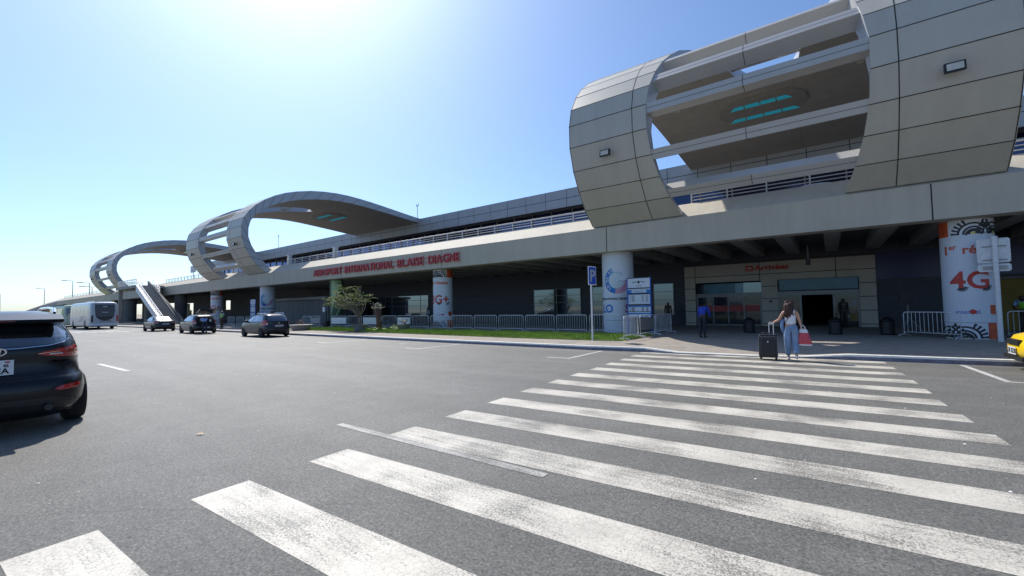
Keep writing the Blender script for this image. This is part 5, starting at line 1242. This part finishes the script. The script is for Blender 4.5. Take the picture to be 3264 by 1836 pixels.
def person(label, loc, rz, pose={}, skin='skin_dark', shirt=None, trousers=None, shoes='black', hair='hairb', vest=None, sleeves='short', scale=1.0, slim=1.0, group=None, female=False, hairfn=None, baggy=1.0):
    P = {k: Vector(v) for k, v in POSE.items()}; P.update({k: Vector(v) for k, v in pose.items()})
    t = thing('person', label, 'person', loc, rz, group); t.scale = (scale,)*3
    wsh = .9 if female else 1.0
    names = ['pel', 'sp', 'ch', 'nk', 'hd', 'ht', 'sl', 'el', 'wl', 'sr', 'er', 'wr', 'hl', 'kl', 'al', 'tl', 'hr', 'kr', 'ar', 'tr']
    ix = {n: i for i, n in enumerate(names)}
    rad = dict(pel=(.125*slim, .10), sp=(.105*slim, .085), ch=(.125*slim, .095), nk=(.052, .05), hd=(.078, .092), ht=(.065, .075), sl=.055, el=.040, wl=.026, sr=.055, er=.040, wr=.026, hl=.085, kl=.055, al=.036, tl=.030, hr=.085, kr=.055, ar=.036, tr=.030)
    ed = [('pel', 'sp'), ('sp', 'ch'), ('ch', 'nk'), ('nk', 'hd'), ('hd', 'ht'), ('ch', 'sl'), ('sl', 'el'), ('el', 'wl'), ('ch', 'sr'), ('sr', 'er'), ('er', 'wr'), ('pel', 'hl'), ('hl', 'kl'), ('kl', 'al'), ('al', 'tl'), ('pel', 'hr'), ('hr', 'kr'), ('kr', 'ar'), ('ar', 'tr')]
    mb = MB(); mb.add(*skin_mesh([P[n] for n in names], [(ix[a_], ix[b_]) for a_, b_ in ed], [rad[n] for n in names], 0, 2))
    hc = (P['hd']+P['ht'])/2; f = Vector((0, 1, 0))
    mb.add(*skin_mesh([hc+Vector((0, .085, .012)), hc+Vector((0, .108, -.022))], [(0, 1)], [.010, .014], 0, 1))
    for s_ in (-1, 1): mb.add(*skin_mesh([hc+Vector((s_*.078, 0, .01)), hc+Vector((s_*.084, -.005, -.03))], [(0, 1)], [(.008, .022), (.007, .016)], 0, 1))
    mb.add(*skin_mesh([hc+Vector((-.022, .094, -.052)), hc+Vector((.022, .094, -.052))], [(0, 1)], [.007, .007], 0, 1))
    for sd, s_ in (('l', -1), ('r', 1)): hand(mb, P['w'+sd], P['w'+sd]-P['e'+sd], (0, .6, .2) if 'c'+sd not in P else P['c'+sd], s_)
    mb.build('body', MT[skin], t, smooth=True)
    m = MB()
    for s_ in (-1, 1): m.lathe([(.0005, -.006), (.009, 0), (.0005, .006)], 8, tuple(hc+Vector((s_*.03, .086, .008))), axis='Y')
    m.build('eyes', MT['black'], t)
    if shirt:
        k = 1.0; vs = [P['pel']+Vector((0, 0, .02)), P['sp'], P['ch'], P['nk']-Vector((0, 0, .045)), P['sl'], P['sl'].lerp(P['el'], .8), P['sr'], P['sr'].lerp(P['er'], .8)]
        rr = [(.142*slim, .118), (.122*slim, .102), (.142*slim, .112), (.062, .058), .070, .054, .070, .054]; ee = [(0, 1), (1, 2), (2, 3), (2, 4), (4, 5), (2, 6), (6, 7)]
        if sleeves == 'long': vs += [P['el'], P['wl'].lerp(P['el'], .08), P['er'], P['wr'].lerp(P['er'], .08)]; rr += [.052, .036, .052, .036]; ee = [(0, 1), (1, 2), (2, 3), (2, 4), (4, 8), (8, 9), (2, 6), (6, 10), (10, 11)]; vs[5] = P['sl'].lerp(P['el'], .5); vs[7] = P['sr'].lerp(P['er'], .5); ee = [(0, 1), (1, 2), (2, 3), (2, 4), (4, 5), (5, 8), (8, 9), (2, 6), (6, 7), (7, 10), (10, 11)]
        m = MB(); m.add(*skin_mesh(vs, ee, rr, 0, 2)); m.build('shirt', shirt, t, smooth=True)
    if trousers:
        b = baggy; vs = [P['pel']+Vector((0, 0, .06)), P['pel'], P['hl'], P['kl'], P['al']+Vector((0, 0, .02)), P['hr'], P['kr'], P['ar']+Vector((0, 0, .02))]
        rr = [(.125*slim, .105), (.14*slim, .118), .098*b, .072*b, .056*b, .098*b, .072*b, .056*b]
        m = MB(); m.add(*skin_mesh(vs, [(0, 1), (1, 2), (2, 3), (3, 4), (1, 5), (5, 6), (6, 7)], rr, 1, 2)); m.build('trousers', trousers, t, smooth=True)
    if vest:
        m = MB(); m.add(*skin_mesh([P['pel']+Vector((0, 0, .08)), P['sp'], P['ch'], P['ch']+Vector((0, 0, .07))], [(0, 1), (1, 2), (2, 3)], [(.150, .128), (.140, .120), (.155, .125), (.13, .10)], 0, 2)); m.build('safety_vest', vest, t, smooth=True)
    for sd in ('l', 'r'):
        d = (P['t'+sd]-P['a'+sd]); d.z = 0; d.normalize(); a_ = P['a'+sd]; z = a_.z-.055
        m = MB(); m.add(*skin_mesh([Vector((a_.x, a_.y, z))-d*.045, Vector((a_.x, a_.y, z))+d*.06, Vector((a_.x, a_.y, z-.01))+d*.16], [(0, 1), (1, 2)], [(.038, .034), (.042, .036), (.040, .024)], 1, 2)); m.build('shoe', MT[shoes], t, smooth=True)
    if hair:
        m = MB()
        if hairfn: hairfn(m, hc)
        else: m.add(*skin_mesh([hc+Vector((0, -.03, -.01)), hc+Vector((0, -.012, .05))], [(0, 1)], [(.080, .075), (.074, .082)], 0, 2))
        m.build('hair', MT[hair], t, smooth=True)
    return t
# woman walking away with suitcase and shopping bag
def long_hair(m, hc):
    m.add(*skin_mesh([hc+Vector((0, -.03, -.10)), hc+Vector((0, -.03, -.02)), hc+Vector((0, -.01, .045))], [(0, 1), (1, 2)], [(.092, .075), (.112, .110), (.098, .102)], 1, 2))
    for i in range(46):
        a_ = random.uniform(-1.35, 1.35); p = hc+Vector((.098*math.sin(a_), -.035-.095*math.cos(a_), random.uniform(-.06, .08))); L = random.uniform(.24, .38); pts = [p]
        sp = random.uniform(-.05, .05)-.035
        for k in range(1, 6): q = k/5; pts.append(p+Vector((sp*q+.02*math.sin(q*7+i), -.035*math.sin(q*3.1), -L*q)))
        m.tube(pts, [.020, .023, .021, .018, .014, .005], 6)
PW = dict(pel=(0, 0, .97), sp=(.005, .01, 1.13), ch=(0, .0, 1.32), nk=(-.01, -.005, 1.44), hd=(-.015, .03, 1.53), ht=(-.01, .02, 1.61), sl=(-.155, 0, 1.37), el=(-.27, .03, 1.15), wl=(-.44, .14, 1.055), sr=(.15, 0, 1.375), er=(.215, -.02, 1.14), wr=(.25, .04, .93),
          hl=(-.085, 0, .92), kl=(-.095, .03, .52), al=(-.085, .10, .085), tl=(-.095, .24, .035), hr=(.085, 0, .92), kr=(.10, .05, .50), ar=(.115, -.14, .15), tr=(.12, -.01, .045))
wm = person('woman in a white tank top and pale jeans walking towards the doors with luggage', (-.93, 14.62, .01), R(2), PW, 'skin_light', None, MT['jeans'], 'cloth_white', 'hair', female=True, slim=.86, hairfn=long_hair, baggy=1.28)
m = MB(); m.add(*skin_mesh([Vector((0, 0, .99)), Vector((0, 0, 1.08)), Vector((0, .005, 1.16)), Vector((0, .005, 1.27)), Vector((0, .012, 1.34))], [(0, 1), (1, 2), (2, 3), (3, 4)], [(.140, .125), (.146, .128), (.146, .128), (.160, .138), (.120, .118)], 0, 2)); m.build('tank_top', MT['cloth_white'], wm, smooth=True)
for s_ in (-1, 1):
    m = MB(); m.tube([(s_*.085, -.105, 1.33), (s_*.100, -.065, 1.415), (s_*.098, .0, 1.435), (s_*.085, .09, 1.36)], .019, 8); m.build('top_strap', MT['cloth_white'], wm, smooth=True)
bag = mat('brown_strap', (.10, .04, .025), .6, var=.1)
m = MB(); m.tube([(.10, -.02, 1.43), (.07, -.10, 1.36), (-.03, -.118, 1.22), (-.11, -.10, 1.10), (-.13, -.02, 1.04)], .009, 6); m.build('bag_strap', bag, wm)
m = MB(); m.add(*skin_mesh([Vector((0, 0, 1.02)), Vector((0, 0, 1.045))], [(0, 1)], [(.158, .138), (.155, .134)], 0, 1)); m.build('belt', bag, wm, smooth=True)
for s_ in (-1, 1):
    m = MB(); m.obox((s_*.065, -.128, .90), (.042, 0, 0), (0, .004, .0), (0, 0, .045)); m.build('back_pocket', MT['denim'], wm)
m = MB(); m.add(*skin_mesh([Vector((-.17, .03, 1.17)), Vector((-.22, .02, 1.02)), Vector((-.20, .03, .86)), Vector((-.17, .03, .76))], [(0, 1), (1, 2), (2, 3)], [(.05, .05), (.07, .05), (.06, .045), (.03, .03)], 1, 2))
jk = m.build('denim_jacket', MT['denim'], None, smooth=True); jk.location = wm.location; jk.rotation_euler = wm.rotation_euler; tag(jk, 'light blue denim jacket hanging over the left arm of the woman', 'jacket')
t = thing('suitcase', 'tall black soft suitcase pulled by the woman on the crosswalk', 'suitcase', (-1.50, 14.55, .01), R(4))
m = MB()
def rbox(m, hx, hy, z0, z1, r=.045, n=5):
    P = []
    for cx, cy, a0 in ((hx-r, hy-r, 0), (-hx+r, hy-r, 90), (-hx+r, -hy+r, 180), (hx-r, -hy+r, 270)):
        for k in range(n): a_ = R(a0+90*k/(n-1)); P.append((cx+r*math.cos(a_), cy+r*math.sin(a_)))
    n_ = len(P); L = [(z0, .93), (z0+.02, 1), (z1-.03, 1), (z1, .94)]
    vs = [(x*s_, y*s_, z) for z, s_ in L for x, y in P]; fs = [(i*n_+k, i*n_+(k+1) % n_, (i+1)*n_+(k+1) % n_, (i+1)*n_+k) for i in range(3) for k in range(n_)]
    m.add(vs, fs+[tuple(range(n_))[::-1], tuple(range(3*n_, 4*n_))])
rbox(m, .235, .145, .06, .72); m.build('body', MT['trim'], t)
m = MB(); rbox(m, .19, .04, .14, .55); m.v = [(x, y-.135, z) for x, y, z in m.v]; m.build('front_pocket', MT['black'], t)
m = MB(); m.tube([(.04, 0, .70), (.04, 0, 1.035)], .012, 8); m.tube([(.15, 0, .70), (.15, 0, 1.035)], .012, 8); m.tube([(.02, 0, 1.04), (.17, 0, 1.04)], .018, 8); m.build('pull_handle', MT['galv'], t)
m = MB(); m.tube([(-.16, 0, .715), (-.13, 0, .755), (.03, 0, .76), (.05, 0, .715)], .014, 8); m.build('carry_handle', MT['black'], t, smooth=True)
m = MB(); m.tube([(-.235, -.12, .1), (-.235, -.12, .68)], .006, 6); m.tube([(.235, -.12, .1), (.235, -.12, .68)], .006, 6); m.tube([(-.2, -.148, .66), (.2, -.148, .66)], .006, 6); m.build('piping', MT['steelgrey'], t)
for sx in (-1, 1):
    for sy in (-1, 1):
        m = MB(); m.lathe([(.028, -.012), (.030, 0), (.028, .012)], 14, axis='Y'); w_ = m.build('wheel', MT['black'], t); w_.location = (sx*.19, sy*.11, .03)
m = MB(); m.obox((0, -.178, .52), (.018, 0, 0), (0, .002, 0), (0, 0, .018)); m.build('badge', MT['galv'], t)
t = thing('shopping_bag', 'red and white plastic shopping bag held by the woman', 'bag', (-.64, 14.64, .43), R(-6))
m = MB()
Lz = [(0, .155, .075), (.04, .165, .085), (.2, .145, .075), (.36, .115, .05), (.46, .085, .022)]
vs = []
for z, hx, hy in Lz:
    for k in range(16): a_ = 2*math.pi*k/16; vs.append((hx*math.copysign(abs(math.cos(a_))**.6, math.cos(a_))+.04*(1-z/.46)+random.uniform(-.004, .004), hy*math.copysign(abs(math.sin(a_))**.8, math.sin(a_))*(1+.15*math.sin(k*2.3+z*9)), z))
for i in range(4):
    for k in range(16): m.add([], [], 0)
fs = [(i*16+k, i*16+(k+1) % 16, (i+1)*16+(k+1) % 16, (i+1)*16+k) for i in range(4) for k in range(16)]
b0 = len(m.v); m.v += vs; m.f += fs; m.m += [1 if i in (0, 3) else 0 for i in range(4) for k in range(16)]; m.f.append(tuple(range(16))); m.m.append(1)
m.build('body', [mat('bag_red', (.55, .06, .08), .35, var=.2, scale=12), MT['white']], t, smooth=True)
for sy in (-1, 1):
    m = MB(); m.tube([(-.05, sy*.01, .45), (-.04, sy*.01, .53), (.0, sy*.008, .575), (.04, sy*.01, .53), (.05, sy*.01, .45)], .010, 6); m.build('handle', MT['white'], t)
# other people
person('stooping man in a bright blue jacket walking in the shade left of the doors', (-4.6, 20.4, .165), R(-12), dict(pel=(0, 0, .93), sp=(0, .06, 1.10), ch=(0, .17, 1.27), nk=(0, .27, 1.36), hd=(0, .36, 1.38), ht=(0, .42, 1.42), sl=(-.18, .17, 1.32), sr=(.18, .17, 1.32), el=(-.24, .18, 1.05), er=(.23, .22, 1.05), wl=(-.26, .26, .82), wr=(.2, .36, .86)), 'skin_dark', mat('jacket_blue', (.012, .045, .36), .7, var=.12), mat('dark_trousers', (.02, .025, .035), .8), sleeves='long', slim=1.05)
hv = mat('hi_vis', (.22, .62, .03), .6, var=.08)
person('worker in a green hi-vis vest and white cap beside the open hatchback', (-45.3, 15.9, .16), R(200), {}, 'skin_dark', mat('pale_blue_shirt', (.28, .38, .42), .8), mat('brown_trousers', (.06, .035, .03), .8), hair='cloth_white', vest=hv, slim=1.05)
person('person in a light blue shirt leaning into the open boot of the hatchback', (-39.7, 12.75, .0), R(85), dict(pel=(0, -.05, .93), sp=(0, .05, 1.08), ch=(0, .20, 1.20), nk=(0, .32, 1.27), hd=(0, .40, 1.28), ht=(0, .46, 1.30), sl=(-.17, .2, 1.22), sr=(.17, .2, 1.22), el=(-.2, .40, 1.06), er=(.2, .40, 1.06), wl=(-.16, .6, 1.0), wr=(.16, .6, 1.0)), 'skin_dark', mat('sky_blue_shirt', (.22, .36, .62), .8, var=.08), mat('navy_trousers', (.015, .02, .05), .8))
person('person in dark clothes standing in the doorway right of the open door', (.62, 30.9, .165), R(200), {}, 'skin_dark', MT['black'], MT['black'], sleeves='long', slim=1.05)
person('person in a hi-vis vest leaning on the barrier at the right picture edge', (5.95, 24.75, .165), R(150), dict(sp=(0, .03, 1.14), ch=(0, .1, 1.32), nk=(0, .16, 1.43), hd=(0, .22, 1.50), ht=(0, .23, 1.58), sl=(-.17, .08, 1.38), sr=(.17, .08, 1.38), el=(-.24, .18, 1.14), er=(.24, .18, 1.14), wl=(-.1, .40, 1.08), wr=(.1, .40, 1.08)), 'skin_dark', mat('light_shirt', (.25, .36, .55), .8), MT['black'], vest=hv)
person('man in a pale shirt standing behind the barriers left of the G+ column', (-30.3, 27.6, .165), R(170), {}, 'skin_dark', mat('pale_shirt', (.32, .36, .42), .8), mat('grey_trousers', (.05, .05, .06), .8), sleeves='long')
person('person in dark clothes standing in front of the window right of the lottery column', (-9.2, 30.9, .165), R(190), {}, 'skin_dark', MT['black'], MT['black'], sleeves='long')
t = thing('wheeled_cart', 'tall dark wheeled cart in front of the wide window left of the G+ column', 'cart', (-38.6, 28.5, .16))
m = MB(); m.prism([(-.75, .35), (.75, .35), (.75, 1.5), (.6, 1.75), (-.6, 1.75), (-.75, 1.5)], -.5, .5, axis='Y'); m.build('body', MT['black'], t)
m = MB(); m.tube([(-.85, 0, .3), (-.85, 0, 1.75), (-1.0, 0, 1.8)], .03, 6); m.build('handle', MT['galv'], t)
for x in (-.5, .5):
    m = MB(); m.lathe([(.17, -.05), (.18, 0), (.17, .05)], 16, axis='Y'); w_ = m.build('wheel', MT['tyre'], t); w_.location = (x, -.3, .18)

# small things under the deck
t = thing('security_camera', 'small dark security camera hanging under the deck right of the Arrivées sign', 'camera', (-.85, 28, 4.7))
m = MB(); m.tube([(0, 0, 0), (0, 0, -.75)], .03, 6); m.build('rod', MT['steelgrey'], t)
m = MB(); m.box(-.10, .10, -.22, .12, -1.05, -.75); m.build('housing', MT['black'], t)
t = thing('electric_box', 'small grey plate fixed on the beige pier between the two doors', 'box', (-3.05, 32.08, 1.75))
m = MB(); m.box(-.10, .10, -.02, .015, -.08, .08); m.build('plate', MT['steelgrey'], t)
m = MB(); m.box(-.07, .07, -.026, -.021, -.05, .05); m.build('face', MT['black'], t)
